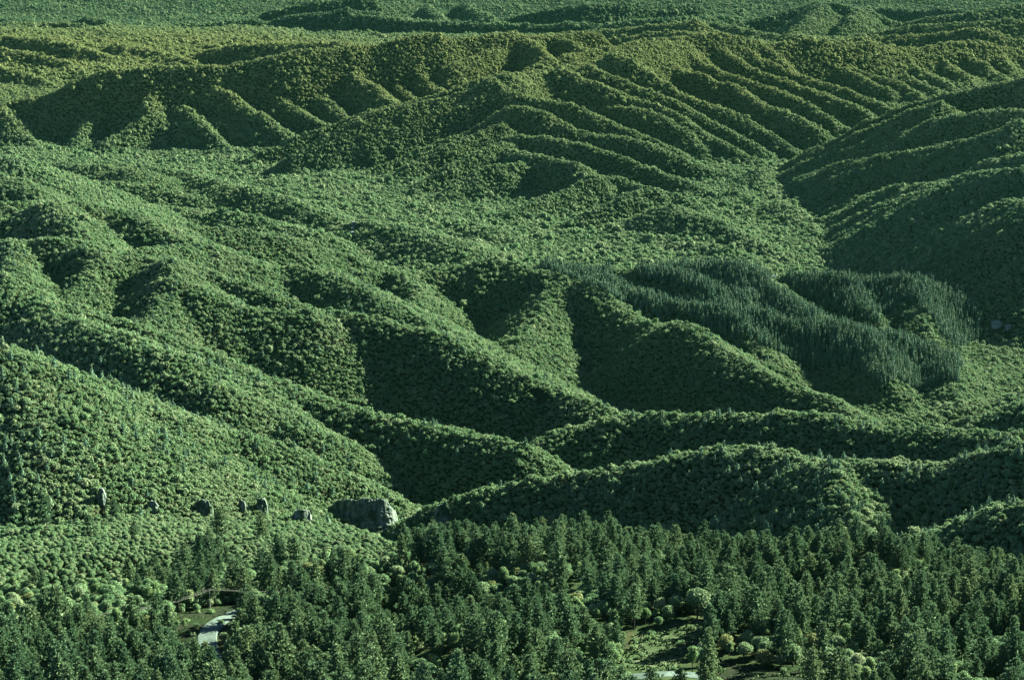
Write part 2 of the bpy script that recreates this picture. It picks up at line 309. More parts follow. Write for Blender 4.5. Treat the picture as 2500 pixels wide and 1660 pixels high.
def floor_h(X, Y):
    f = np.interp(Y, [800, 1150, 1500, 2000, 2300, 2600, 4600, 5200, 5700, 6600, 7300, 8000, 9300, 9900, 10700, 11800, 14000],
                     [190, 180, 130, 60, 20, 2, 2, 28, 60, 90, 60, -40, -90, -70, 30, 260, 900])
    # rising ground behind mountain A / left
    f = f + 38 * np.clip((Y - 5000) / 800, 0, 1) * np.clip((-X - 500) / 500, 0, 1) * np.clip((7600 - Y) / 600, 0, 1)
    # gorge between the foreground and the near ridges
    return f

def height(X, Y):
    X = np.asarray(X, float); Y = np.asarray(Y, float)
    sh = X.shape; x0 = X.ravel(); y0 = Y.ravel()
    wa = np.clip((y0 - 800) / 2500, 0.3, 1.3)
    x = x0 + 7 * wa * fbm(x0 / 130, y0 / 130, 3, 3)
    y = y0 + 7 * wa * fbm(x0 / 130 + 40, y0 / 130 + 7, 5, 3)
    base = floor_h(x, y) + 9 * fbm(x / 260, y / 260, 11, 4) * np.clip((y - 2000) / 1500, 0.3, 2.2)
    acc = np.zeros_like(x); S = 2.4 + 1.2 * np.clip((y - 1500) / 3000, 0, 1.3)
    top = base.copy()
    hs = []
    order = np.argsort(y)            # ridges only touch a band of y
    ys = y[order]; xs = x[order]
    for k, r, w in RL:
        reach = 650.0
        i0 = np.searchsorted(ys, w[:, 1].min() - reach); i1 = np.searchsorted(ys, w[:, 1].max() + reach)
        if i1 <= i0: continue
        idx = np.arange(i0, i1)
        m = (xs[i0:i1] > w[:, 0].min() - reach) & (xs[i0:i1] < w[:, 0].max() + reach)
        idx = idx[m]
        if len(idx) == 0: continue
        px = xs[idx]; py = ys[idx]
        best = np.full(len(idx), -1e9)
        for a, b in zip(w[:-1], w[1:]):
            ab = b - a; L2 = ab[0] ** 2 + ab[1] ** 2
            t = np.clip(((px - a[0]) * ab[0] + (py - a[1]) * ab[1]) / L2, 0, 1)
            d = np.hypot(px - a[0] - t * ab[0], py - a[1] - t * ab[1])
            h = a[2] + t * ab[2] - k * (np.sqrt(d * d + r * r) - r)
            np.maximum(best, h, out=best)
        hs.append((order[idx], best))
        top[order[idx]] = np.maximum(top[order[idx]], best)
    acc = np.exp((base - top) / S)
    for idx, best in hs:
        acc[idx] += np.exp(np.clip((best - top[idx]) / S[idx], -60, 0))
    h = top + S * np.log(acc) * 0.8
    # gullies and small relief
    rel = 1 - np.abs(fbm(x0 / 95, y0 / 95, 21, 3)) * 2
    h = h - (1 - rel) * -3.5 * np.clip((y0 - 1300) / 1500, 0.3, 1.6) + 2.2 * fbm(x0 / 35, y0 / 35, 31, 3)
    # cut the near gorge: between the shelf edge and the near ridges
    ex = np.interp(x0, E3[:, 0], E3[:, 1])
    ez = np.interp(x0, E3[:, 0], E3[:, 2])
    over = y0 - ex
    sm = y0 < 1500
    if sm.any():
        X1, Y1, o1 = x0[sm], y0[sm], over[sm]
        yy = np.minimum(Y1, ex[sm])
        zs = tps_eval(_P[:, :2] / 100.0, _PW, X1 / 100, yy / 100)
        zs = zs + 6.5 * fbm(X1 / 75, Y1 / 75, 41, 3)
        for hx, hy, hr, hd in HOLLOWS: zs = zs - hd * np.exp(-((X1 - hx) ** 2 + (Y1 - hy) ** 2) / (2 * hr * hr))
        dd = np.maximum(o1, 0)
        zs = zs - 0.85 * (np.sqrt(dd * dd + 12 ** 2) - 12)
        hb = h[sm]
        near = np.maximum(zs, np.where(Y1 < 860, -1e9, hb))
        blend = np.clip((Y1 - 860) / 40, 0, 1)
        h[sm] = np.where(o1 < 0, np.maximum(zs, np.where(blend > 0, hb * blend - 1e3 * (1 - blend), -1e9)), near)
    return h.reshape(sh)

# grid: a sheet from in front of the lens to the horizon, finer near, coarser far
ROWS, COLS = TROWS, TCOLS
gy = 330.0 * (15500.0 / 330.0) ** np.linspace(0, 1, ROWS)
ga = np.linspace(-0.42, 0.42, COLS)
GY, GA = np.meshgrid(gy, ga, indexing='ij')
GX = GY * GA
GZ = height(GX, GY)

def ground_at(x, y):
    """bilinear height on the built sheet"""
    x = np.asarray(x, float); y = np.asarray(y, float)
    fi = np.log(y / 330.0) / math.log(15500.0 / 330.0) * (ROWS - 1)
    fj = (x / y + 0.42) / 0.84 * (COLS - 1)
    i = np.clip(fi.astype(int), 0, ROWS - 2); j = np.clip(fj.astype(int), 0, COLS - 2)
    u = np.clip(fi - i, 0, 1); v = np.clip(fj - j, 0, 1)
    return (GZ[i, j] * (1 - u) * (1 - v) + GZ[i + 1, j] * u * (1 - v) + GZ[i, j + 1] * (1 - u) * v + GZ[i + 1, j + 1] * u * v)

def sheet_mesh(name, X, Y, Z):
    r, c = X.shape
    me = bpy.data.meshes.new(name)
    co = np.stack([X, Y, Z], -1).reshape(-1, 3).astype(np.float32)
    q = np.arange(r * c).reshape(r, c)
    f = np.stack([q[:-1, :-1], q[:-1, 1:], q[1:, 1:], q[1:, :-1]], -1).reshape(-1, 4).astype(np.int32)
    me.vertices.add(len(co)); me.vertices.foreach_set("co", co.ravel())
    me.loops.add(f.size); me.loops.foreach_set("vertex_index", f.ravel())
    me.polygons.add(len(f)); me.polygons.foreach_set("loop_start", np.arange(len(f), dtype=np.int32) * 4)
    me.polygons.foreach_set("loop_total", np.full(len(f), 4, np.int32))
    me.polygons.foreach_set("use_smooth", np.ones(len(f), bool))
    me.update(calc_edges=True)
    return me
# ------------------------------------------------------------------ materials
def new_mat(name):
    m = bpy.data.materials.new(name); m.use_nodes = True
    nt = m.node_tree; b = nt.nodes["Principled BSDF"]
    b.inputs["Roughness"].default_value = 0.9
    b.inputs["Specular IOR Level"].default_value = 0.0
    return m, nt, b
def foliage_mat(name, c1, c2, c3, warm, trans=0.25):
    """c1..c2 tree to tree, c3 odd trees, warm: yellower tint for higher trees far up the valley"""
    m, nt, b = new_mat(name); N = nt.nodes; L = nt.links
    oi = N.new("ShaderNodeObjectInfo")
    mix = N.new("ShaderNodeMix"); mix.data_type = 'RGBA'
    mix.inputs[6].default_value = (*c1, 1); mix.inputs[7].default_value = (*c2, 1)
    L.new(oi.outputs["Random"], mix.inputs[0])
    nz = N.new("ShaderNodeTexNoise"); nz.inputs["Scale"].default_value = 0.012; nz.inputs["Detail"].default_value = 3
    L.new(oi.outputs["Location"], nz.inputs["Vector"])
    mr = N.new("ShaderNodeMapRange"); mr.inputs[1].default_value = 0.5; mr.inputs[2].default_value = 0.72
    L.new(nz.outputs["Fac"], mr.inputs[0])
    odd = N.new("ShaderNodeMath"); odd.operation = 'MULTIPLY'; odd.inputs[1].default_value = 7.13
    fr = N.new("ShaderNodeMath"); fr.operation = 'FRACT'
    pw = N.new("ShaderNodeMath"); pw.operation = 'POWER'; pw.inputs[1].default_value = 5.0
    L.new(oi.outputs["Random"], odd.inputs[0]); L.new(odd.outputs[0], fr.inputs[0]); L.new(fr.outputs[0], pw.inputs[0])
    mx = N.new("ShaderNodeMath"); mx.operation = 'MULTIPLY_ADD'; mx.inputs[1].default_value = 0.45
    L.new(mr.outputs[0], mx.inputs[0]); L.new(pw.outputs[0], mx.inputs[2]); mx.use_clamp = True
    m2 = N.new("ShaderNodeMix"); m2.data_type = 'RGBA'; m2.inputs[7].default_value = (*c3, 1)
    L.new(mix.outputs[2], m2.inputs[6]); L.new(mx.outputs[0], m2.inputs[0])
    sx = N.new("ShaderNodeSeparateXYZ"); L.new(oi.outputs["Location"], sx.inputs[0])
    wr = N.new("ShaderNodeMapRange"); wr.inputs[1].default_value = 3400; wr.inputs[2].default_value = 5200; wr.inputs[3].default_value = 0; wr.inputs[4].default_value = 0.75
    wz = N.new("ShaderNodeMapRange"); wz.inputs[1].default_value = 10; wz.inputs[2].default_value = 110
    far = N.new("ShaderNodeMapRange"); far.inputs[1].default_value = 6300; far.inputs[2].default_value = 7600; far.inputs[3].default_value = 1; far.inputs[4].default_value = 0
    L.new(sx.outputs[1], wr.inputs[0]); L.new(sx.outputs[2], wz.inputs[0]); L.new(sx.outputs[1], far.inputs[0])
    w1 = N.new("ShaderNodeMath"); w1.operation = 'MULTIPLY'; L.new(wr.outputs[0], w1.inputs[0]); L.new(wz.outputs[0], w1.inputs[1])
    w2 = N.new("ShaderNodeMath"); w2.operation = 'MULTIPLY'; L.new(w1.outputs[0], w2.inputs[0]); L.new(far.outputs[0], w2.inputs[1])
    m3 = N.new("ShaderNodeMix"); m3.data_type = 'RGBA'; m3.inputs[7].default_value = (*warm, 1)
    L.new(m2.outputs[2], m3.inputs[6]); L.new(w2.outputs[0], m3.inputs[0])
    L.new(m3.outputs[2], b.inputs["Base Color"])
    b.inputs["Specular IOR Level"].default_value = 0.02; b.inputs["Roughness"].default_value = 0.75
    if trans > 0:
        tr = N.new("ShaderNodeBsdfTranslucent"); L.new(m3.outputs[2], tr.inputs[0])
        ms = N.new("ShaderNodeMixShader"); ms.inputs[0].default_value = trans
        L.new(b.outputs[0], ms.inputs[1]); L.new(tr.outputs[0], ms.inputs[2])
        L.new(ms.outputs[0], N["Material Output"].inputs[0])
    return m
def noise_mat(name, c1, c2, scale, c3=None, scale3=1.0, bump=0.0, rough=0.95, lo=0.35, hi=0.65, stretch=(1, 1, 1)):
    m, nt, b = new_mat(name); N = nt.nodes; L = nt.links
    geo = N.new("ShaderNodeNewGeometry")
    mp = N.new("ShaderNodeMapping"); mp.inputs["Scale"].default_value = stretch
    L.new(geo.outputs["Position"], mp.inputs[0])
    nz = N.new("ShaderNodeTexNoise"); nz.inputs["Scale"].default_value = scale; nz.inputs["Detail"].default_value = 6
    L.new(mp.outputs[0], nz.inputs["Vector"])
    cr = N.new("ShaderNodeValToRGB"); cr.color_ramp.elements[0].position = lo; cr.color_ramp.elements[1].position = hi
    cr.color_ramp.elements[0].color = (*c1, 1); cr.color_ramp.elements[1].color = (*c2, 1)
    L.new(nz.outputs["Fac"], cr.inputs[0]); out = cr.outputs[0]
    if c3:
        n3 = N.new("ShaderNodeTexNoise"); n3.inputs["Scale"].default_value = scale3; n3.inputs["Detail"].default_value = 4
        L.new(mp.outputs[0], n3.inputs["Vector"])
        r3 = N.new("ShaderNodeMapRange"); r3.inputs[1].default_value = 0.52; r3.inputs[2].default_value = 0.62
        L.new(n3.outputs["Fac"], r3.inputs[0])
        mx = N.new("ShaderNodeMix"); mx.data_type = 'RGBA'; mx.inputs[7].default_value = (*c3, 1)
        L.new(out, mx.inputs[6]); L.new(r3.outputs[0], mx.inputs[0]); out = mx.outputs[2]
    L.new(out, b.inputs["Base Color"]); b.inputs["Roughness"].default_value = rough
    if bump:
        bp = N.new("ShaderNodeBump"); bp.inputs["Strength"].default_value = 0.8; bp.inputs["Distance"].default_value = bump
        L.new(nz.outputs["Fac"], bp.inputs["Height"]); L.new(bp.outputs[0], b.inputs["Normal"])
    return m
M_OAK = foliage_mat("oak_leaves", (.050, .105, .046), (.088, .158, .070), (.130, .182, .092), (.120, .150, .050))
M_PINE = foliage_mat("pine_needles", (.036, .078, .038), (.062, .116, .055), (.082, .130, .058), (.090, .120, .050), 0.18)
M_PINE_D = foliage_mat("dark_pine_needles", (.034, .076, .046), (.056, .112, .066), (.070, .118, .062), (.055, .080, .035), 0.08)
M_YOUNG = foliage_mat("young_leaves", (.066, .125, .048), (.092, .158, .064), (.115, .172, .072), (.12, .15, .05))
M_AUTUMN = foliage_mat("turning_leaves", (.090, .125, .046), (.102, .136, .052), (.110, .138, .052), (.12, .13, .05))
M_BARK = noise_mat("bark", (.026, .028, .020), (.050, .052, .040), 3.0)
M_SOIL = noise_mat("forest_floor", (.008, .016, .007), (.018, .030, .012), 0.08, (.022, .028, .013), 0.03)
# ------------------------------------------------------------------ tree shapes
rng = np.random.default_rng(7)
class Mesh:
    def __init__(s): s.v = []; s.f = []; s.m = []; s.n = 0
    def add(s, v, f, mat=0):
        v = np.asarray(v, float).reshape(-1, 3)
        for q in f: s.f.append(tuple(int(i) + s.n for i in q)); s.m.append(mat)
        s.v.append(v); s.n += len(v)
    def build(s, name, mats, smooth=False):
        me = bpy.data.meshes.new(name)
        me.from_pydata(np.concatenate(s.v).tolist(), [], s.f)
        for m in mats: me.materials.append(m)
        me.polygons.foreach_set("material_index", s.m)
        if smooth: me.polygons.foreach_set("use_smooth", [True] * len(s.f))
        me.update()
        return me
def tube(M, pts, rad, n=6, mat=0):
    pts = [np.array(p, float) for p in pts]; vs = []; k = len(pts)
    for i, p in enumerate(pts):
        d = pts[min(i + 1, k - 1)] - pts[max(i - 1, 0)]; d /= np.linalg.norm(d)
        a = np.cross(d, [0, 0, 1] if abs(d[2]) < .9 else [1, 0, 0]); a /= np.linalg.norm(a); b = np.cross(d, a)
        for j in range(n):
            t = 2 * math.pi * j / n; vs.append(p + rad[i] * (math.cos(t) * a + math.sin(t) * b))
    f = [(i * n + j, i * n + (j + 1) % n, (i + 1) * n + (j + 1) % n, (i + 1) * n + j) for i in range(k - 1) for j in range(n)]
    f.append(tuple(range((k - 1) * n, k * n)))
    M.add(vs, f, mat)
_bm = bmesh.new(); bmesh.ops.create_icosphere(_bm, subdivisions=2, radius=1.0)
ICO = (np.array([v.co[:] for v in _bm.verts]), [tuple(v.index for v in f.verts) for f in _bm.faces]); _bm.free()
_bm = bmesh.new(); bmesh.ops.create_icosphere(_bm, subdivisions=1, radius=1.0)
ICO1 = (np.array([v.co[:] for v in _bm.verts]), [tuple(v.index for v in f.verts) for f in _bm.faces]); _bm.free()
_bm = bmesh.new(); bmesh.ops.create_icosphere(_bm, subdivisions=3, radius=1.0)
ICO3 = (np.array([v.co[:] for v in _bm.verts]), [tuple(v.index for v in f.verts) for f in _bm.faces]); _bm.free()

def blob(M, c, r, rg, jit=0.18, ico=ICO1, mat=0):
    v = ico[0] * (1 + rg.normal(0, jit, (len(ico[0]), 1))) * np.array(r) + np.array(c)
    M.add(v, ico[1], mat)
def cards(M, P, Nrm, size, rg, mat=0, asp=0.7, tri=False):
    """small leaf-clump faces at P facing roughly along Nrm"""
    n = len(P)
    Nn = Nrm + rg.normal(0, .55, (n, 3)); Nn /= np.linalg.norm(Nn, axis=1, keepdims=True)
    U = np.cross(Nn, rg.normal(0, 1, (n, 3))); U /= np.linalg.norm(U, axis=1, keepdims=True)
    V = np.cross(Nn, U)
    s = size * rg.uniform(.6, 1.35, (n, 1))
    if tri:
        q = np.stack([P - U * s * asp, P + U * s * asp, P + V * s * 1.3], 1)
        f = np.arange(n * 3).reshape(n, 3)
    else:
        q = np.stack([P - U * s, P - V * s * asp, P + U * s, P + V * s * asp + Nn * s * .35], 1)
        f = np.arange(n * 4).reshape(n, 4)
    M.add(q.reshape(-1, 3), f, mat)
def sphere_pts(n, rg, up=0.0):
    d = rg.normal(0, 1, (n, 3)); d /= np.linalg.norm(d, axis=1, keepdims=True)
    d[:, 2] += up; d /= np.linalg.norm(d, axis=1, keepdims=True)
    return d

def oak_near(seed, h=7.5, w=3.0, nl=9, nc=2900, size=.20):
    """returns crown Mesh, trunk Mesh"""
    rg = np.random.default_rng(seed); C = Mesh(); T = Mesh()
    lobes = []
    for i in range(nl):
        a = i * 2.4 + rg.uniform(-.4, .4); rr = w * .55 * math.sqrt((i + .3) / nl) * rg.uniform(.8, 1.15)
        z = h * (.42 + .34 * (1 - (rr / (w * .62)) ** 1.5) + rg.uniform(-.07, .07))
        lobes.append((np.array([rr * math.cos(a), rr * math.sin(a), z]), w * rg.uniform(.34, .5)))
    lobes.append((np.array([0, 0, h * .5]), w * .6))
    tot = sum(r * r for _, r in lobes)
    for c, r in lobes:
        n = int(nc * r * r / tot)
        blob(C, c, (r * .72, r * .72, r * .66), rg, .12)
        d = sphere_pts(n, rg, .25)
        cards(C, c + d * r * rg.uniform(.74, 1.16, (n, 1)) * np.array([1, 1, .92]), d, size, rg)
    tube(T, [(0, 0, -.6), (.05, 0, h * .18), (.1, .08, h * .4), (.05, .1, h * .62)], [w * .085, w * .06, w * .045, w * .02])
    for i in range(5):
        c, r = lobes[i * 2 % nl]
        tube(T, [(.05, .02, h * (.2 + .03 * i)), tuple(c * .5 + np.array([0, 0, h * .12])), tuple(c)], [w * .04, w * .026, w * .01], 5)
    return C, T

def pine_near(seed, h=13.0, w=2.5, nb=58, nt=9, skirt=.28, top=.9):
    rg = np.random.default_rng(seed); C = Mesh(); T = Mesh()
    lean = rg.uniform(-.02, .02, 2) * h
    tube(T, [(0, 0, -.8), (lean[0] * .3, lean[1] * .3, h * .3), (lean[0] * .7, lean[1] * .7, h * .65), (lean[0], lean[1], h * .97)], [.19, .15, .09, .02])
    P = []; D = []; side = rg.uniform(.8, 1.25, 8)
    for i in range(nb):
        u = (i + rg.uniform(0, .9)) / nb; z = h * (skirt + (1 - skirt) * u)
        a = i * 2.4 + rg.uniform(-.5, .5)
        prof = min(1, (1 - u) * 1.35 + .08) ** top * (0.62 + .38 * min(1, u * 4 + .2))
        L = w * prof * rg.uniform(.72, 1.18) * side[int((a % (2 * math.pi)) / (2 * math.pi) * 8) % 8]
        dirv = np.array([math.cos(a), math.sin(a), rg.uniform(-.12, .12) + .55 * u])
        b0 = np.array([lean[0] * u, lean[1] * u, z])
        if i % 2 == 0:
            tube(T, [b0, b0 + dirv * L * .8], [.05, .012], 4)
        m = max(3, int(nt * (L / w) + 2))
        for k in range(m):
            s = (.28 + .72 * (k + rg.uniform(0, 1)) / m)
            p = b0 + dirv * L * s + rg.normal(0, .16 + .07 * L, 3) * np.array([1, 1, .55])
            p[2] += .12 * L * s * s
            P.append(p); D.append(dirv + np.array([0, 0, .7]))
    P = np.array(P); D = np.array(D); n = len(P)
    # each tuft: a handful of short needle sprays
    for k in range(9):
        d = D + rg.normal(0, .75, (n, 3)); d /= np.linalg.norm(d, axis=1, keepdims=True)
        sd = np.cross(d, rg.normal(0, 1, (n, 3))); sd /= np.linalg.norm(sd, axis=1, keepdims=True)
        s = rg.uniform(.32, .62, (n, 1))
        q = np.stack([P - sd * .10, P + sd * .10, P + d * s + sd * .08, P + d * s - sd * .05], 1)
        C.add(q.reshape(-1, 3), np.arange(n * 4).reshape(n, 4))
    for u in (.35, .5, .65, .8):
        rr = w * .45 * min(1, (1 - u) * 1.5); blob(C, (lean[0] * u, lean[1] * u, h * (skirt + (1 - skirt) * u) - .6), (rr, rr, h * .1), rg, .25)
    return C, T

def oak_mid(seed, h=6.5, w=2.7, nc=340):
    rg = np.random.default_rng(seed); C = Mesh(); nl = int(rg.integers(6, 9))
    for i in range(nl):
        a = i * 2.4 + rg.uniform(-.6, .6); rr = w * rg.uniform(.35, .78) * (i > 0)
        c = np.array([rr * math.cos(a), rr * math.sin(a), h * (.68 if i == 0 else rg.uniform(.36, .66))]); r = w * rg.uniform(.28, .48)
        blob(C, c, (r * .7, r * .7, r * .7), rg, .2)
        n = nc // nl; d = sphere_pts(n, rg, .3)
        cards(C, c + d * r * rg.uniform(.6, 1.3, (n, 1)), d, .38, rg)
    tube(C, [(0, 0, -1), (0, 0, h * .5)], [.2, .1], 4, 1)
    return C
def oak_far(seed, h=7.5, w=3.6):
    rg = np.random.default_rng(seed); C = Mesh()
    for i in range(4):
        a = i * 2.1 + rg.uniform(-.5, .5); rr = w * .42 * (i > 0)
        c = np.array([rr * math.cos(a), rr * math.sin(a), h * (.6 if i == 0 else rg.uniform(.38, .58))]); r = w * rg.uniform(.5, .66)
        blob(C, c, (r * .8, r * .8, r * .75), rg, .2)
        d = sphere_pts(26, rg, .3); cards(C, c + d * r * rg.uniform(.75, 1.15, (26, 1)), d, .75, rg)
    return C
def pine_mid(seed, h=17.0, w=2.3, nw=26, sz=.85):
    rg = np.random.default_rng(seed); C = Mesh()
    tube(C, [(0, 0, -1.5), (0, 0, h * .5), (0, 0, h * .9)], [.16, .10, .02], 4, 1)
    P = []; D = []
    for i in range(nw):
        u = (i + .5) / nw; z = h * (.24 + .75 * u); rr = w * (min(1, (1 - u) * 1.5) ** .8) * (.7 + .3 * min(1, u * 5)) + .12
        m = max(3, int(9 * rr / w))
        for j in range(m):
            a = i * 2.4 + 2 * math.pi * j / m + rg.uniform(-.4, .4); L = rr * rg.uniform(.35, 1.15)
            P.append((L * math.cos(a), L * math.sin(a), z + rg.uniform(-.4, .4))); D.append((math.cos(a), math.sin(a), .5))
        if i % 3 == 0: blob(C, (0, 0, z), (rr * .5, rr * .5, h / nw * 1.6), rg, .25)
    cards(C, np.array(P), np.array(D), sz * .72, rg)
    return C
def shrub_shape(seed, h=1.3, w=1.2, nc=260):
    rg = np.random.default_rng(seed); C = Mesh(); T = Mesh()
    for i in range(4):
        a = i * 1.7; c = np.array([w * .45 * math.cos(a), w * .45 * math.sin(a), h * rg.uniform(.35, .55)]); r = w * rg.uniform(.4, .6)
        blob(C, c, (r * .7, r * .7, r * .6), rg, .15); n = nc // 4; d = sphere_pts(n, rg, .3)
        cards(C, c + d * r * rg.uniform(.8, 1.15, (n, 1)), d, .16, rg)
    for i in range(3): tube(T, [(0, 0, -.2), (.3 * math.cos(i * 2.1), .3 * math.sin(i * 2.1), h * .5)], [.06, .02], 4)
    return C, T

def mesh_pair(kind, fn, n, mats, **kw):
    out = []
    for i in range(n):
        C, T = fn(100 + i * 13 + hash_(kind), **{k: (v[i % len(v)] if isinstance(v, (list, tuple)) else v) for k, v in kw.items()})
        out.append((C, T))
    return out
def hash_(s): return sum(ord(c) for c in s) % 97
def joined(C, T, name, mc, mt):
    J = Mesh(); off = 0
    for X, mi in ((C, 0), (T, 1)):
        for v in X.v: J.v.append(v)
        for f in X.f: J.f.append(tuple(i + off for i in f)); J.m.append(mi)
        off += X.n
    J.n = off
    return J.build(name, [mc, mt])
def proto_collection(name, meshes):
    c = bpy.data.collections.new(name)
    for i, me in enumerate(meshes):
        o = bpy.data.objects.new("%s_%02d" % (name, i), me); c.objects.link(o)
    return c
# ------------------------------------------------------------------ where trees stand
def project(x, y, z):
    dz = z - CAMH
    f = y * CP - dz * SP; u = y * SP + dz * CP
    return 1250 + FPX * x / f, 830 - FPX * u / f
def in_poly(px, py, poly):
    poly = np.asarray(poly, float); ins = np.zeros(px.shape, bool); j = len(poly) - 1
    for i in range(len(poly)):
        xi, yi = poly[i]; xj, yj = poly[j]
        c = ((yi > py) != (yj > py)) & (px < (xj - xi) * (py - yi) / (yj - yi + 1e-12) + xi)
        ins ^= c; j = i
    return ins
# visibility horizon from the camera and from points some metres beside it, so that a step aside shows no bare ground
_el = (GZ - CAMH) / GY
_run = np.maximum.accumulate(_el, axis=0)
def hidden_by(x, y, z, margin):
    fi = np.log(y / 330.0) / math.log(15500.0 / 330.0) * (ROWS - 1); fj = (x / y + 0.42) / 0.84 * (COLS - 1)
    i = np.clip(fi.astype(int) - 2, 0, ROWS - 1); j = np.clip(fj.astype(int), 1, COLS - 3)
    hz = np.minimum(np.minimum(_run[i, j - 1], _run[i, j]), np.minimum(_run[i, j + 1], _run[i, j + 2]))
    return (z + margin - CAMH) / y < hz

def scatter(y0, y1, sp, rg, ang=0.285):
    xs = np.arange(-y1 * ang, y1 * ang, sp); ys = np.arange(y0, y1, sp)
    X, Y = np.meshgrid(xs, ys); X = X + (np.arange(len(ys)) % 2 * sp * .5)[:, None]
    X = X + rg.uniform(-.42, .42, X.shape) * sp; Y = Y + rg.uniform(-.42, .42, Y.shape) * sp
    X = X.ravel(); Y = Y.ravel(); k = np.abs(X) < Y * ang
    return X[k], Y[k]

# regions, drawn on the ground as outlines (x, y in metres) that come from the photograph's own outlines
def ground_poly(pts):
    """photograph outline -> (x, y) on the sheet by marching each sight line"""
    out = []
    for px, py in pts:
        D = np.linspace(400, 12000, 6000) if py < 1100 else np.linspace(400, 2500, 4000)
        w = at(np.full(D.shape, px), np.full(D.shape, py), D)
        g = ground_at(w[:, 0], w[:, 1]); k = np.argmax(w[:, 2] < g)
        out.append((w[k, 0], w[k, 1]))
    return out
CLEARING = ground_poly([(1512, 1622), (1522, 1585), (1545, 1552), (1580, 1532), (1640, 1524), (1700, 1520), (1740, 1516), (1752, 1530), (1722, 1548), (1700, 1575), (1672, 1600), (1660, 1640), (1620, 1652), (1560, 1640)])
ROADSIDE = ground_poly([(398, 1528), (440, 1504), (480, 1490), (530, 1480), (585, 1474), (600, 1490), (580, 1512), (560, 1540), (520, 1575), (480, 1600), (445, 1620), (425, 1585), (440, 1560), (405, 1545)])
BARE_BOTTOM = ground_poly([(1740, 1612), (1800, 1606), (1830, 1625), (1900, 1640), (1990, 1632), (2060, 1650), (2060, 1700), (1760, 1700), (1735, 1640)])
SLIDE = ground_poly([(1283, 960), (1300, 950), (1322, 955), (1335, 975), (1332, 995), (1318, 998), (1300, 975)])
PINEW = [ground_poly(p) for p in (
 [(1285, 650), (1380, 652), (1440, 660), (1500, 700), (1570, 722), (1640, 742), (1760, 752), (1900, 778), (2040, 798), (2200, 828), (2300, 868), (2345, 885), (2340, 940), (2280, 950), (2180, 930), (2160, 960), (2130, 940), (2080, 900), (1960, 900), (1860, 850), (1760, 830), (1680, 780), (1560, 770), (1490, 730), (1400, 690), (1320, 665)],
 [(1480, 645), (1600, 655), (1720, 645), (1800, 645), (1860, 670), (1880, 710), (1960, 755), (2050, 800), (1960, 800), (1860, 778), (1760, 755), (1700, 715), (1640, 700), (1560, 690)],
 [(1900, 676), (2020, 672), (2090, 684), (2200, 684), (2300, 706), (2380, 760), (2400, 820), (2330, 860), (2200, 740), (2130, 780), (2160, 810), (2080, 790), (2000, 760), (1930, 720)],
)]
def species_near(x, y, px, py):
    """share of pines on the near shelf"""
    s = 0.30 + 1.5 * fbm(x / 34, y / 34, 77, 3)
    yb = np.interp(px, [0, 430, 560, 700, 800, 900], [1560, 1575, 1590, 1500, 1440, 1400])
    left_low = (px < 900) & (py > yb)
    bl_hill = (px < 900) & (py <= yb)
    right = (px > 1500) & (py < 1560)
    crest = (px > 880) & (py < 1420)
    s = np.where(left_low, 0.93, s); s = np.where(bl_hill, 0.02 + .16 * (px > 350) * (py > 1400), s)
    s = np.where(right, 0.72 + 1.0 * fbm(x / 30, y / 30, 78, 2), s); s = np.where(crest & ~right, 0.5 + 1.0 * fbm(x / 30, y / 30, 79, 2), s)
    s = np.where((px > 560) & (px < 640) & (py > 1480) & (py < 1560), 0.1, s)
    return s
# ------------------------------------------------------------------ helpers for scene objects
def tag(o, label=None, cat=None, group=None, kind=None):
    if label: o["label"] = label
    if cat: o["category"] = cat
    if group: o["group"] = group
    if kind: o["kind"] = kind
    return o
def obj(name, me, parent=None, loc=(0, 0, 0), rz=0.0, sc=None):
    o = bpy.data.objects.new(name, me); COL.objects.link(o)
    o.parent = parent; o.location = loc; o.rotation_euler[2] = rz
    if sc is not None: o.scale = sc
    return o
# ------------------------------------------------------------------ ground
me = sheet_mesh("terrain", GX, GY, GZ); me.materials.append(M_SOIL)
terrain = tag(obj("terrain", me), kind="structure")

# ------------------------------------------------------------------ tree prototypes
P_OAKN = [oak_near(11), oak_near(23, 8.2, 2.8, 10), oak_near(37, 6.6, 3.2, 8), oak_near(41, 7.4, 2.6, 9)]
P_YNG = [oak_near(61, 8.6, 2.0, 9, 2000, .19), oak_near(67, 7.6, 1.8, 8, 1900, .19)]
P_PINEN = [pine_near(5), pine_near(9, 14.2, 2.6, 62), pine_near(14, 11.6, 2.9, 54, 10, .22), pine_near(19, 13.2, 2.2, 60, 8, .34), pine_near(27, 12.4, 3.1, 56, 10, .3, .6)]
ME_OAKN = [(c.build("crown", [M_OAK]), t.build("trunk", [M_BARK])) for c, t in P_OAKN]
ME_YNG = [(c.build("crown", [M_YOUNG]), t.build("trunk", [M_BARK])) for c, t in P_YNG]
ME_AUT = [(P_OAKN[2][0].build("crown", [M_AUTUMN]), ME_OAKN[2][1])]
ME_PINEN = [(c.build("crown", [M_PINE]), t.build("trunk", [M_BARK])) for c, t in P_PINEN]
KINDS_NEAR = {0: ME_PINEN, 1: ME_OAKN, 2: ME_YNG, 3: ME_AUT}
near_coll = proto_collection("near_tree_shapes",
    [joined(c, t, "pine_shape", M_PINE, M_BARK) for c, t in P_PINEN] + [joined(c, t, "oak_shape", M_OAK, M_BARK) for c, t in P_OAKN] +
    [joined(c, t, "young_shape", M_YOUNG, M_BARK) for c, t in P_YNG] + [joined(P_OAKN[2][0], P_OAKN[2][1], "turning_shape", M_AUTUMN, M_BARK)])
NEAR_BASE = {0: (0, 5), 1: (5, 4), 2: (9, 2), 3: (11, 1)}
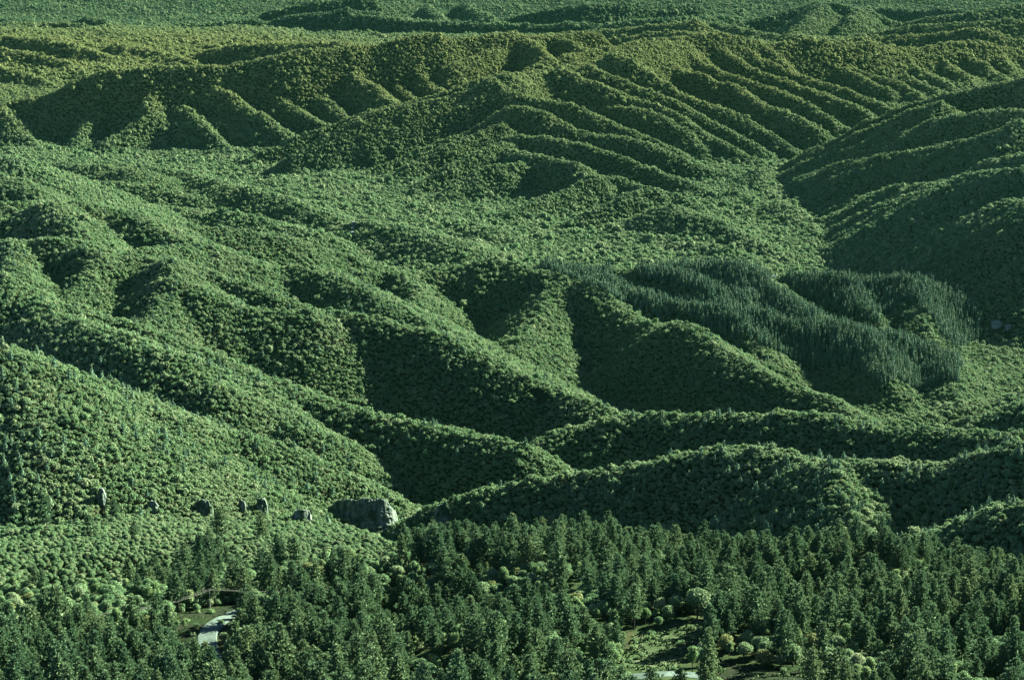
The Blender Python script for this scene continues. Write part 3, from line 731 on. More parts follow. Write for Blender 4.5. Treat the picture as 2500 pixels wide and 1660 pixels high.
mid_coll = proto_collection("mid_tree_shapes",
    [oak_mid(s, 6.5, 2.7).build("oak_shape", [M_OAK, M_BARK]) for s in (1, 2, 3, 4)] + [pine_mid(s, h, w).build("pine_shape", [M_PINE_D, M_BARK]) for s, h, w in ((1, 17, 2.2), (2, 19, 2.0), (3, 15, 2.5))] +
    [oak_mid(8, 7.5, 2.2).build("young_shape", [M_YOUNG, M_BARK])] + [pine_mid(s, 15, 3.3, 22, .95).build("pine_shape", [M_PINE_D, M_BARK]) for s in (7, 8)])
far_coll = proto_collection("far_tree_shapes",
    [oak_far(s).build("oak_shape", [M_OAK]) for s in (1, 2, 3, 4)] + [pine_mid(s, h, w, 9, 1.5).build("pine_shape", [M_PINE_D, M_BARK]) for s, h, w in ((5, 15, 3.0), (6, 13, 3.4))])

def forest(name, coll, x, y, idx, scl, rg, label, group=None, sink=0.3):
    z = ground_at(x, y) - sink
    n = len(x)
    me = bpy.data.meshes.new(name); me.vertices.add(n)
    me.vertices.foreach_set("co", np.stack([x, y, z], -1).astype(np.float32).ravel())
    a = me.attributes.new("shape", 'INT', 'POINT'); a.data.foreach_set("value", idx.astype(np.int32))
    a = me.attributes.new("turn", 'FLOAT_VECTOR', 'POINT'); r = np.stack([rg.normal(0, .05, n), rg.normal(0, .05, n), rg.uniform(0, 6.283, n)], -1)
    a.data.foreach_set("vector", r.astype(np.float32).ravel())
    a = me.attributes.new("size", 'FLOAT_VECTOR', 'POINT'); w = scl * rg.uniform(.9, 1.1, n)
    a.data.foreach_set("vector", np.stack([w, w, scl * rg.uniform(.85, 1.15, n)], -1).astype(np.float32).ravel())
    o = obj(name, me)
    g = bpy.data.node_groups.new(name, 'GeometryNodeTree')
    g.interface.new_socket("Geometry", in_out='INPUT', socket_type='NodeSocketGeometry')
    g.interface.new_socket("Geometry", in_out='OUTPUT', socket_type='NodeSocketGeometry')
    N = g.nodes; L = g.links
    gi = N.new("NodeGroupInput"); go = N.new("NodeGroupOutput"); ip = N.new("GeometryNodeInstanceOnPoints"); ci = N.new("GeometryNodeCollectionInfo")
    ci.inputs["Collection"].default_value = coll; ci.inputs["Separate Children"].default_value = True; ci.inputs["Reset Children"].default_value = True
    ip.inputs["Pick Instance"].default_value = True
    def att(nm, tp):
        q = N.new("GeometryNodeInputNamedAttribute"); q.data_type = tp; q.inputs["Name"].default_value = nm; return q.outputs[0]
    L.new(gi.outputs[0], ip.inputs["Points"]); L.new(ci.outputs[0], ip.inputs["Instance"])
    L.new(att("shape", 'INT'), ip.inputs["Instance Index"]); L.new(att("turn", 'FLOAT_VECTOR'), ip.inputs["Rotation"]); L.new(att("size", 'FLOAT_VECTOR'), ip.inputs["Scale"])
    L.new(ip.outputs[0], go.inputs[0])
    md = o.modifiers.new("trees", 'NODES'); md.node_group = g
    tag(o, label, "forest", group, "stuff")
    return o

# ------------------------------------------------------------------ near trees
KEEP = [  # things of the photograph that trees in front must leave in view (photograph outlines)
 [(490,1545),(507,1523),(527,1511),(546,1500),(570,1491),(570,1500),(556,1514),(541,1528),(522,1543),(500,1552)],
 [(400,1532),(440,1506),(480,1490),(530,1482),(575,1476),(568,1493),(546,1500),(520,1513),(493,1538),(470,1556),(448,1590),(438,1590),(452,1560),(455,1545),(430,1534)],
 [(1520,1625),(1530,1590),(1560,1552),(1600,1536),(1700,1528),(1738,1524),(1726,1546),(1700,1562),(1668,1590),(1645,1622),(1610,1628),(1590,1610),(1560,1610)],
 [(1790,1636),(1900,1640),(2010,1642),(2010,1670),(1790,1670)],
 [(1800,1606),(1812,1606),(1812,1622),(1800,1622)]]
ng = np.random.default_rng(3)
KEEPG = ([(780,1200),(1000,1200),(990,1290),(960,1325),(925,1362),(880,1365),(845,1325),(790,1280)])
def near_pts(sp):
    x, y = scatter(470, 1010, sp, ng, 0.33)
    ex = np.interp(x, E3[:, 0], E3[:, 1]); k = y < ex + 14
    return x[k], y[k]
xa, ya = near_pts(5.4)
za = ground_at(xa, ya); px, py = project(xa, ya, za)
pine = ng.uniform(0, 1, len(xa)) < species_near(xa, ya, px, py)
blh = (px < 850) & (py < 1450 - 60 * np.clip((px - 500) / 300, 0, 1))
keepa = pine | ~blh
xa, ya, pine = xa[keepa], ya[keepa], pine[keepa]
xb, yb = near_pts(3.0)
zb = ground_at(xb, yb); pxb, pyb = project(xb, yb, zb)
k = ((pxb < 850) & (pyb < 1450 - 60 * np.clip((pxb - 500) / 300, 0, 1))) | ((pxb < 1060) & (pyb < 1420 - (pxb - 850) * .25))
xb, yb = xb[k], yb[k]
NX = np.concatenate([xa, xb]); NY = np.concatenate([ya, yb])
small = np.concatenate([np.zeros(len(xa), bool), np.ones(len(xb), bool)])
kind = np.concatenate([np.where(pine, 0, 1), np.ones(len(xb), int)])
n = len(NX)
px, py = project(NX, NY, ground_at(NX, NY))
u = ng.uniform(0, 1, n)
yng_zone = (py > 1500) & (px > 850) & (px < 1600)
kind = np.where((kind == 1) & ~small & (u < np.where(yng_zone, .55, .25)), 2, kind)
kind = np.where((kind == 1) & ~small & (u > .95), 3, kind)
scl = np.where(kind == 0, .6 + 1.05 * ng.beta(1.6, 2.0, n), ng.uniform(.65, 1.35, n))
scl = np.where((kind == 0) & (ng.uniform(0, 1, n) < .07) & (px > 900), 1.45, scl)
scl = np.where((kind == 0) & (px > 1500) & (py < 1480), scl * .85, scl)
scl = np.where(small, ng.uniform(.46, .72, n), scl)
hgt = np.where(kind == 0, 13.0, 7.5) * scl
ok = np.ones(n, bool)
for poly in (CLEARING, ROADSIDE, BARE_BOTTOM): ok &= ~in_poly(NX, NY, poly)
ROADS_PX = [[(610, 1492), (590, 1496), (566, 1502), (540, 1514), (517, 1531), (503, 1550), (508, 1575), (520, 1610), (540, 1660), (560, 1700)],
            [(1400, 1690), (1480, 1668), (1525, 1655), (1590, 1652), (1625, 1646), (1665, 1648), (1720, 1654), (1800, 1680)]]
ROADS = [np.array(ground_poly(r)) for r in ROADS_PX]
def dist_poly(x, y, P):
    d = np.full(len(x), 1e9)
    for a, b in zip(P[:-1], P[1:]):
        ab = b - a; t = np.clip(((x - a[0]) * ab[0] + (y - a[1]) * ab[1]) / (ab @ ab), 0, 1)
        d = np.minimum(d, np.hypot(x - a[0] - t * ab[0], y - a[1] - t * ab[1]))
    return d
for r in ROADS: ok &= dist_poly(NX, NY, r) > 5.2
gz = ground_at(NX, NY)
for fr in (.35, .6, .8, .95):
    for sx in (-1.6, 0, 1.6):
        tx, ty = project(NX + sx * scl, NY, gz + hgt * fr)
        for poly in KEEP: ok &= ~in_poly(tx, ty, poly)
for fr in (.35, .6, .8, .95):
    tx, ty = project(NX, NY, gz + hgt * fr)
    ok &= ~(in_poly(tx, ty, KEEPG) & ~small)
# natural gaps
gap = fbm(NX / 16, NY / 16, 90, 2)
ok &= ~((gap > .52) & ~small & (ng.uniform(0, 1, n) < .9))
# out of view below the frame
_tx, _ty = project(NX, NY, gz + hgt)
ok &= (_ty < 1790) & (_tx > -260) & (_tx < 2760)
# a few trees the photograph singles out: (px, py of the foot, kind, variant, scale)
SINGLE = [(1012, 1365, 0, 0, 1.25, "tall solitary pine rising on the rim of the gorge left of the rocky corner"),
 (1702, 1512, 1, 1, 1.85, "big round pale-green tree at the right edge of the grassy clearing"),
 (1976, 1608, 3, 0, 1.55, "broad yellowish-green tree in front of the dark pines at the lower right"),
 (2240, 1545, 0, 1, 1.75, "tallest broad pine near the bottom right corner"),
 (1730, 1580, 0, 2, 1.35, "very dark bushy pine at the right end of the grassy clearing"),
 (1628, 1585, 0, 2, .22, "tiny dark young pine alone in the grassy clearing"),
 (1608, 1534, 1, 3, .75, "small light-green tree on a bare stem at the top of the grassy clearing"),
 (450, 1536, 2, 1, .62, "bright slim young tree standing alone beside the dirt slope"),
 (479, 1494, 1, 2, .62, "round dark bush at the upper edge of the dirt slope by the utility pole"),
 (433, 1532, 1, 3, .5, "small pale bush left of the slim young tree on the dirt slope"),
 (1690, 1640, 2, 0, 1.25, "bright-green pointed tree at the bottom edge right of the clearing"),
 (2060, 1640, 1, 2, .95, "round olive-green tree near the bottom edge right of the bare patch"),
 (630, 1560, 1, 1, 1.1, "sunlit pale-green tree right of the road bend")]
sx_, sy_ = zip(*ground_poly([(a, b) for a, b, *_ in SINGLE]))
for qx, qy, s in zip(sx_, sy_, SINGLE):
    ok &= np.hypot(NX - qx, NY - qy) > 2.6 * (1 + s[4] * .8)
    w_ = (2.6 if s[2] == 0 else 3.0) * s[4]     # and keep their crowns in view
    hh = (13 if s[2] == 0 else 7.5) * s[4]; qz = float(ground_at(np.array([qx]), np.array([qy]))[0])
    (cx_, cy_), (_, ty_) = project(qx, qy, qz + hh * .35), project(qx, qy, qz + hh)
    wpx = w_ / qy * FPX
    tx, ty = project(NX, NY, gz + hgt * .92)
    ok &= ~((NY < qy) & (np.abs(tx - cx_) < wpx * .8) & (ty < cy_) & (ty > ty_ - 20))
NX, NY, kind, scl, small, hgt = NX[ok], NY[ok], kind[ok], scl[ok], small[ok], hgt[ok]
n = len(NX); gz = ground_at(NX, NY)
var = (ng.integers(0, 1000, n)) % np.array([NEAR_BASE[k][1] for k in kind])
rot = ng.uniform(0, 6.283, n)

# individuals: the 300 nearest pines and the 300 nearest broadleaf trees in the frame
tx, ty = project(NX, NY, gz + hgt * .8)
inview = (tx > 4) & (tx < 2496) & (ty > 0) & (ty < 1650)
size_px = hgt / NY
indiv = np.zeros(n, bool)
for grp, cap in (((0,), 300 - 5), ((1, 2, 3), 300 - 8)):
    c = np.where(inview & np.isin(kind, grp))[0]
    indiv[c[np.argsort(-size_px[c])[:cap]]] = True

ORD = "first second third fourth fifth sixth seventh eighth ninth tenth eleventh twelfth thirteenth fourteenth fifteenth sixteenth seventeenth eighteenth nineteenth twentieth".split()
ORD += ["twenty-" + w for w in ORD[:9]] + ["thirtieth"] + ["thirty-" + w for w in ORD[:9]]
ZONES = [(0, 430, "in the lower left corner"), (430, 760, "below the road bend"), (760, 1130, "left of bottom centre"), (1130, 1500, "left of the grassy clearing"),
         (1500, 1790, "around the grassy clearing"), (1790, 2140, "right of the grassy clearing"), (2140, 2501, "in the lower right corner")]
ROWSN = ["front row", "second row", "third row", "fourth row", "fifth row", "sixth row", "seventh row", "eighth row", "ninth row", "tenth row", "eleventh row", "twelfth row"]
LOOK = {0: "dark green pine", 1: "rounded broadleaf tree", 2: "slim light-green tree", 3: "yellowish tree"}
NAME = {0: "pine_tree", 1: "broadleaf_tree", 2: "broadleaf_tree", 3: "broadleaf_tree"}
CATG = {0: "pine tree", 1: "broadleaf tree", 2: "broadleaf tree", 3: "broadleaf tree"}
GRP = {0: "pines on the near slope", 1: "broadleaf trees on the near slope", 2: "broadleaf trees on the near slope", 3: "broadleaf trees on the near slope"}
def plant(kd, v, x, y, z, s, rz, label, sz=1.0):
    e = bpy.data.objects.new(NAME[kd], None); COL.objects.link(e); e.empty_display_size = .5
    e.location = (x, y, z - .25); e.rotation_euler[2] = rz; e.scale = (s, s, s * sz)
    cm, tm = KINDS_NEAR[kd][v]
    obj("trunk", tm, e); obj("crown", cm, e)
    return tag(e, label, CATG[kd], GRP[kd])
ids = np.where(indiv)[0]
buckets = {}
for i in ids:
    zi = next(j for j, z in enumerate(ZONES) if z[0] <= max(0, tx[i]) < z[1]) if tx[i] < 2501 else len(ZONES) - 1
    buckets.setdefault((zi, int(kind[i])), []).append(i)
for (zi, kd), L_ in sorted(buckets.items()):
    L_.sort(key=lambda i: NY[i])
    per = 9
    rows = [L_[a:a + per] for a in range(0, len(L_), per)]
    for ri, row in enumerate(rows):
        row.sort(key=lambda i: tx[i])
        for oi_, i in enumerate(row):
            lab = "%s from left, %s of %ss %s" % (ORD[oi_], ROWSN[min(ri, 11)], LOOK[kd], ZONES[zi][2])
            plant(kd, int(var[i]), float(NX[i]), float(NY[i]), float(gz[i]), float(scl[i]), float(rot[i]), lab, float(ng.uniform(.88, 1.15)))
for qx, qy, s in zip(sx_, sy_, SINGLE):
    plant(s[2], s[3], float(qx), float(qy), float(ground_at(np.array([qx]), np.array([qy]))[0]), s[4], 1.0, s[5])
r_ = ~indiv
base = np.array([NEAR_BASE[k][0] for k in kind])
m0 = r_ & (kind == 0); m1 = r_ & (kind != 0)
fg = np.random.default_rng(12)
forest("pine_forest", near_coll, NX[m0], NY[m0], (base + var)[m0], scl[m0], fg, "dark pine wood covering the upper part of the near slope up to the gorge rim")
forest("broadleaf_forest", near_coll, NX[m1], NY[m1], (base + var)[m1], scl[m1], fg, "sunlit broadleaf wood on the low hill at the left and between the near pines")

# ------------------------------------------------------------------ forest on the ridges beyond
OPEN = [(*ground_poly([(a, b)])[0], r) for a, b, r in ((820, 1290, 3), (850, 1290, 5), (880, 1296, 3), (940, 1300, 4), (1078, 1300, 2.5), (247, 1240, 2), (495, 1258, 2.5), (638, 1262, 2), (372, 1252, 2), (590, 1250, 2), (818, 1345, 3), (850, 1368, 3),
        (647, 446, 8), (1889, 686, 9), (2432, 796, 9), (2462, 803, 5), (863, 553, 5), (862, 567, 5), (860, 577, 4), (101, 21, 14), (156, 8, 10), (158, 19, 10))]
def band(y0, y1, sp, margin):
    x, y = scatter(y0, y1, sp, fg)
    z = ground_at(x, y)
    k = ~hidden_by(x, y, z, margin)
    if y0 < 1100:
        ex = np.interp(x, E3[:, 0], E3[:, 1]); k &= y > ex + 12
    k &= ~in_poly(x, y, SLIDE)
    for qx, qy, rr in OPEN:                     # rocks and houses stand free of trees towards the lens
        k &= ~((np.abs(x * qy / y - qx) < rr) & (y < qy + 6) & (y > qy - 26))
    return x[k], y[k], z[k]
bx, by, bz = [np.concatenate(q) for q in zip(band(880, 1650, 2.75, 14), band(1650, 2450, 3.3, 16), band(2450, 3100, 3.9, 20))]
spw = np.interp(by, [880, 1650, 1651, 2450, 2451, 3100], [2.75, 2.75, 3.3, 3.3, 3.9, 3.9])
pw = np.zeros(len(bx), bool)
for p in PINEW: pw |= in_poly(bx + 10 * fbm(bx / 40, by / 40, 61, 2), by, p)
pw &= fbm(bx / 30, by / 30, 62, 2) < .45
pn = fg.uniform(0, 1, len(bx))
stray = (pn < .012 + .05 * (fbm(bx / 120, by / 120, 63, 2) > .25)) & ~pw
R1pines = (by < 1330) & (bx > 130) & (bx < 330) & (fbm(bx / 30, by / 30, 64, 2) > .1)
ispine = (pw & (pn < .82)) | stray | (R1pines & (pn < .12))
idx = np.where(ispine, np.where(pw, 4 + fg.integers(0, 3, len(bx)), 8 + fg.integers(0, 2, len(bx))), fg.integers(0, 4, len(bx)))
idx = np.where(~ispine & (fg.uniform(0, 1, len(bx)) < .06), 7, idx)
sc = np.where(ispine, np.where(pw, fg.uniform(.72, 1.15, len(bx)), fg.uniform(.4, .75, len(bx))), spw * .64 / 2.7 * np.exp(fg.normal(0, .26, len(bx))))
keepp = ~(pw & ispine & (fg.uniform(0, 1, len(bx)) < .12))
o1 = keepp & ispine; o2 = keepp & ~ispine
forest("pine_wood", mid_coll, bx[o1], by[o1], idx[o1], sc[o1], fg, "tall dark pine plantation on the ridges right of the centre, with stray pines on ridges")
forest("oak_forest", mid_coll, bx[o2], by[o2], idx[o2], sc[o2], fg, "dense low oak forest covering the near and middle ridges")
cx, cy, cz = [np.concatenate(q) for q in zip(band(3100, 4700, 4.2, 20), band(4700, 5600, 5.0, 20), band(5600, 7600, 7.0, 25), band(7600, 12500, 9.0, 30))]
spw = np.interp(cy, [3100, 4700, 4701, 5600, 5601, 7600, 7601, 12500], [4.2, 4.2, 5, 5, 7, 7, 9, 9])
conif = fg.uniform(0, 1, len(cx)) < np.interp(cy, [3100, 4500, 5500, 6500, 8000, 10000], [.03, .05, .07, .15, .35, .5]) * (1 + 1.2 * fbm(cx / 250, cy / 250, 70, 2))
idx = np.where(conif, 4 + fg.integers(0, 2, len(cx)), fg.integers(0, 4, len(cx)))
sc = np.where(conif, np.interp(cy, [3100, 6000, 9000], [.6, .8, .95]) * fg.uniform(.8, 1.2, len(cx)), spw * .66 / 3.6 * np.exp(fg.normal(0, .26, len(cx))))
big = (~conif) & (cy < 4700) & (cz < 14)            # taller, looser trees on the valley floor
sc = np.where(big & (fg.uniform(0, 1, len(cx)) < .3), sc * 1.45, sc)
forest("mountain_forest", far_coll, cx, cy, idx, sc, fg, "forest blanketing the valley floor and the long mountains behind it")
print("TREES near", n, "mid", len(bx), "far", len(cx))
# ------------------------------------------------------------------ roads, clearings
M_ROAD = noise_mat("road_surface", (.040, .062, .050), (.056, .084, .069), 0.9, (.033, .052, .042), 0.25)
M_DRY = noise_mat("dry_grass", (.012, .026, .011), (.030, .046, .021), 0.55, (.038, .054, .028), 0.12, bump=0.15)
M_DIRT = noise_mat("dirt_slope", (.006, .011, .006), (.013, .017, .010), 0.35, (.009, .017, .007), 0.15, bump=0.2)
M_ROCK = noise_mat("limestone", (.030, .048, .036), (.085, .115, .092), 0.22, (.016, .030, .016), 0.09, bump=0.6, stretch=(1.6, 1.6, .6))
M_TUSS = noise_mat("tussock", (.020, .045, .018), (.048, .080, .032), 2.0)
M_WOOD = noise_mat("pole_wood", (.10, .12, .10), (.16, .18, .15), 4.0)
M_WALL = noise_mat("pale_plaster", (.08, .105, .09), (.11, .135, .12), 0.6)
M_ROOF = noise_mat("grey_roof", (.05, .075, .06), (.08, .11, .09), 0.8)
M_DARK = noise_mat("window_dark", (.010, .016, .014), (.018, .026, .022), 1.0)

def drape(name, poly, mat, lift, step=1.6):
    """a ground sheet cut to an outline and laid on the terrain"""
    P = np.array(poly); x0, y0 = P.min(0) - step; x1, y1 = P.max(0) + step
    xs = np.arange(x0, x1, step); ys = np.arange(y0, y1, step)
    X, Y = np.meshgrid(xs, ys)
    jx = X + 2.2 * fbm(X / 6, Y / 6, 5, 2); jy = Y + 2.2 * fbm(X / 6, Y / 6, 6, 2)
    ins = in_poly(jx, jy, poly); r, c = X.shape
    co = np.stack([X, Y, ground_at(X, Y) + lift], -1).reshape(-1, 3); q = np.arange(r * c).reshape(r, c)
    m = ins[:-1, :-1] & ins[1:, :-1] & ins[:-1, 1:] & ins[1:, 1:]
    f = np.stack([q[:-1, :-1], q[:-1, 1:], q[1:, 1:], q[1:, :-1]], -1)[m]
    used = np.unique(f); rm = -np.ones(r * c, int); rm[used] = np.arange(len(used))
    me = bpy.data.meshes.new(name); me.from_pydata(co[used].tolist(), [], rm[f].tolist()); me.materials.append(mat)
    me.polygons.foreach_set("use_smooth", [True] * len(me.polygons))
    return tag(obj(name, me), kind="structure")
def strip(name, P, half, mat, lift):
    P = np.array(P); s = np.concatenate([[0], np.cumsum(np.hypot(*np.diff(P, axis=0).T))]); t = np.arange(0, s[-1], 1.5)
    x = np.interp(t, s, P[:, 0]); y = np.interp(t, s, P[:, 1])
    for _ in range(10): x[1:-1] = (x[:-2] + 2 * x[1:-1] + x[2:]) / 4; y[1:-1] = (y[:-2] + 2 * y[1:-1] + y[2:]) / 4
    dx = np.gradient(x); dy = np.gradient(y); L = np.hypot(dx, dy); nx, ny = -dy / L, dx / L
    zc = ground_at(x, y)
    for _ in range(12): zc[1:-1] = (zc[:-2] + 2 * zc[1:-1] + zc[2:]) / 4
    off = [-half - 1.0, -half, -half * .3, half * .3, half, half + 1.0]; dz = [-1.6, 0, .05, .05, 0, -1.6]
    V = []; k = len(off)
    for i in range(len(x)):
        g = max(float(ground_at(np.array([x[i] + nx[i] * o]), np.array([y[i] + ny[i] * o]))[0]) for o in (-half, 0, half))
        for o, d in zip(off, dz): V.append((x[i] + nx[i] * o, y[i] + ny[i] * o, max(zc[i], g) + lift + d))
    F = [(i * k + j, i * k + j + 1, (i + 1) * k + j + 1, (i + 1) * k + j) for i in range(len(x) - 1) for j in range(k - 1)]
    me = bpy.data.meshes.new(name); me.from_pydata(V, [], F); me.materials.append(mat)
    return tag(obj(name, me), kind="structure")
for r, hw in zip(ROADS, (3.3, 2.2)): strip("road", r, hw, M_ROAD, .12)
drape("grass_clearing", CLEARING, M_DRY, .05)
drape("dirt_slope", ROADSIDE, M_DIRT, .05)
drape("bare_ground", BARE_BOTTOM, M_DIRT, .05)
drape("bare_ground", SLIDE, M_DIRT, .12, 2.0)

# tussocks of rough grass: too many to count
tg = np.random.default_rng(31)
def tussocks(poly, n, h):
    P = np.array(poly); x = tg.uniform(P[:, 0].min(), P[:, 0].max(), n); y = tg.uniform(P[:, 1].min(), P[:, 1].max(), n)
    k = in_poly(x, y, poly) & (fbm(x / 5, y / 5, 8, 2) > -.18)
    return x[k], y[k], h * tg.uniform(.5, 1.4, k.sum())
T = Mesh()
for poly, n_, h_ in ((CLEARING, 2600, .55), (ROADSIDE, 700, .35), (BARE_BOTTOM, 700, .5)):
    x, y, hh = tussocks(poly, n_, h_); z = ground_at(x, y)
    for a, b, c, s in zip(x, y, z, hh):
        m = 5; an = tg.uniform(0, 6.28, m); r0 = s * 1.2
        base = np.array([a, b, c])
        V = []; F = []
        for j in range(m):
            d = np.array([math.cos(an[j]), math.sin(an[j]), 0]); sd = np.array([-d[1], d[0], 0]) * s * .6
            V += [base + sd, base - sd, base + d * r0 * tg.uniform(.5, 1) + np.array([0, 0, s * tg.uniform(.7, 1.2)])]; F.append((3 * j, 3 * j + 1, 3 * j + 2))
        T.add(V, F)
tag(obj("rough_grass", T.build("rough_grass", [M_TUSS])), "rough tussocky grass on the clearings and along the road", "grass", None, "stuff")

# shrubs of the clearings
sh = [shrub_shape(i, h, w) for i, h, w in ((1, 1.3, 1.2), (2, 1.7, 1.3), (3, 1.0, 1.4))]
sh = [(c.build("crown", [M_OAK if i else M_YOUNG]), t.build("stem", [M_BARK])) for i, (c, t) in enumerate(sh)]
SHR = [(CLEARING, 16, "of the low shrubs scattered over the grassy clearing", "shrubs on the grassy clearing"), (ROADSIDE, 9, "of the shrubs on the dirt slope above the road", "shrubs on the dirt slope"),
       (BARE_BOTTOM, 9, "of the bushes on the bare patch at the bottom edge", "bushes on the bare patch")]
for poly, cnt, tx_, g_ in SHR:
    P = np.array(poly); L_ = []
    while len(L_) < cnt:
        x, y = tg.uniform(P[:, 0].min(), P[:, 0].max()), tg.uniform(P[:, 1].min(), P[:, 1].max())
        if in_poly(np.array([x]), np.array([y]), poly)[0]:
            px_, py_ = project(x, y, float(ground_at(np.array([x]), np.array([y]))[0]))
            if py_ < 1655: L_.append((x, y))
            else: cnt -= 1
    L_.sort(key=lambda p: p[0] / p[1])
    for i, (x, y) in enumerate(L_):
        e = bpy.data.objects.new("shrub", None); COL.objects.link(e); v = int(tg.integers(0, 3)); s = tg.uniform(.6, 1.35)
        e.location = (x, y, float(ground_at(np.array([x]), np.array([y]))[0])); e.scale = (s, s, s); e.rotation_euler[2] = tg.uniform(0, 6)
        obj("stem", sh[v][1], e); obj("crown", sh[v][0], e)
        tag(e, "%s from the left %s" % (ORD[i], tx_), "shrub", g_)

# ------------------------------------------------------------------ utility poles with their wires
def first_hit(px_, py_): return ground_poly([(px_, py_)])[0]
def pole(px_, py_, h, to, label, wires):
    x, y = first_hit(px_, py_); z = float(ground_at(np.array([x]), np.array([y]))[0])
    e = bpy.data.objects.new("utility_pole", None); COL.objects.link(e); e.location = (x, y, z)
    M = Mesh(); tube(M, [(0, 0, -.6), (0, 0, h)], [.17, .11], 8); obj("post", M.build("post", [M_WOOD]), e)
    a = math.atan2(to[1], to[0]) + math.pi / 2; c, s = math.cos(a), math.sin(a)
    M = Mesh(); tube(M, [(-1.1 * c, -1.1 * s, h - .35), (1.1 * c, 1.1 * s, h - .35)], [.07, .07], 6); cr = obj("crossarm", M.build("crossarm", [M_WOOD]), e)
    for k in (-1, 0, 1):
        M = Mesh(); tube(M, [(k * c, k * s, h - .3), (k * c, k * s, h + .02)], [.06, .04], 6); obj("insulator", M.build("insulator", [M_WALL]), cr)
    for tgt in wires:
        for k in (-1, 0, 1):
            M = Mesh(); A = np.array([k * c, k * s, h]); B = np.array(tgt) - np.array([x, y, z]) + np.array([k * c, k * s, 0]); pts = []
            for q in np.linspace(0, 1, 14): pts.append(A * (1 - q) + B * q - np.array([0, 0, 4 * q * (1 - q) * 1.6]))
            tube(M, pts, [.025] * 14, 4); obj("wire", M.build("wire", [M_WOOD]), e)
    return tag(e, label, "utility pole", "utility poles by the road")
p1 = first_hit(513, 1484); p2 = first_hit(286, 1533); z1, z2 = [float(ground_at(np.array([p[0]]), np.array([p[1]]))[0]) for p in (p1, p2)]
H1, H2 = 8.0, 6.5
far_l = (p2[0] - (p1[0] - p2[0]) * 1.3, p2[1] - (p1[1] - p2[1]) * 1.3); zl = float(ground_at(np.array([far_l[0]]), np.array([far_l[1]]))[0])
far_r = (p1[0] + 60, p1[1] + 30); zr = float(ground_at(np.array([far_r[0]]), np.array([far_r[1]]))[0])
dirn = (p1[0] - p2[0], p1[1] - p2[1])
pole(513, 1484, H1, dirn, "thin grey utility pole standing at the top of the dirt slope above the road", [(p2[0], p2[1], z2 + H2), (far_r[0], far_r[1], zr + 9)])
pole(286, 1533, H2, dirn, "short utility pole among broadleaf trees left of the dirt slope", [(far_l[0], far_l[1], zl + 8)])

# ------------------------------------------------------------------ rock
def rock(px_, py_, wpx, hpx, label, seed, D=None, thick=.5, lean=0.0, name="rock_cliff"):
    """broken limestone face: stacked, jointed blocks grown into one body, its foot in the ground"""
    rg = np.random.default_rng(seed)
    if D is None: x, y = first_hit(px_, py_)
    else: x, y, _ = at(px_, py_, D)
    x, y = float(x), float(y); z = float(ground_at(np.array([x]), np.array([y]))[0]); D = y
    W = wpx / FPX * D * 1.03; H = hpx / FPX * D * 1.06
    C = Mesh(); nu = max(14, int(W / 1.1)); nv = max(12, int(H / 1.0)); grid = []
    def nz(a, b, k, oc=4): return float(fbm(np.array([a]), np.array([b]), seed + k, oc)[0])
    for a in range(nu + 1):
        u = a / nu * 2 - 1; col = []
        top = H * (.86 + .16 * nz(u * 2.2, 3.1, 1) - .5 * abs(u) ** 3)
        for b in range(nv + 5):
            v = min(1.0, b / nv); back = max(0, b - nv) * 1.6
            zz = -5 + (top + 5) * v - max(0, b - nv) ** 2 * .35
            X0 = u * W / 2 * (1.08 - .16 * v) + lean * zz
            crack = -abs(nz(X0 / 3.2, zz / 14, 2)) * 3.0 + nz(X0 / 5, zz / 5, 3) * 1.8 + nz(X0 / 1.6, zz / 1.2, 4, 2) * .5
            ledge = .9 * math.floor(zz / 3.2 + 1.5 * nz(X0 / 7, 0, 5)) * thick
            Y0 = W * .35 * (1 - math.sqrt(max(0, 1 - u * u * .96))) - crack + ledge + back
            col.append((X0, Y0, zz + .4 * nz(X0 / 2, Y0 / 2, 6, 2)))
        grid.append(col)
    nb_ = nv + 5
    C.add([p for col in grid for p in col], [(a * nb_ + b, (a + 1) * nb_ + b, (a + 1) * nb_ + b + 1, a * nb_ + b + 1) for a in range(nu) for b in range(nb_ - 1)])
    o = obj(name, C.build(name, [M_ROCK]), None, (x, y, z))
    return tag(o, label, "rock", None)
ROCKS = [(880, 1296, 185, 92, "big overgrown grey-green limestone wall of the gorge with a rounded top", 3, None, .6, 0),
 (735, 1280, 56, 40, "low overgrown rock face just left of the big gorge wall", 5, None, .5, 0),
 (1078, 1300, 52, 82, "steep rocky corner where the right ridge drops into the gorge", 6, None, .5, .08),
 (247, 1240, 22, 56, "tall narrow white rock pillar above the wooded hill at the left", 7, None, .4, 0),
 (495, 1258, 50, 44, "pale fluted rock outcrop between trees above the left hill", 8, None, .5, 0),
 (638, 1262, 34, 54, "square pale rock tower right of the fluted outcrop", 9, None, .5, 0),
 (372, 1252, 30, 34, "small dark rock face between the white pillar and the fluted outcrop", 10, None, .5, 0),
 (590, 1250, 22, 34, "small dark rock knob just left of the square rock tower", 12, None, .5, 0),
 (818, 1345, 34, 26, "bright boulder slope on the left brink of the gorge, upper block", 13, None, .6, 0),
 (850, 1368, 40, 26, "bright boulder slope on the left brink of the gorge, lower block", 14, None, .6, 0),
 (647, 446, 15, 17, "bright cream rock pinnacles at the foot of the central mountain", 15, None, .3, 0)]
for a in ROCKS: rock(*a[:4], a[4], a[5], a[6], a[7], a[8], "rock_pinnacles" if a[5] == 15 else "rock_outcrop" if a[5] > 6 else "rock_cliff")

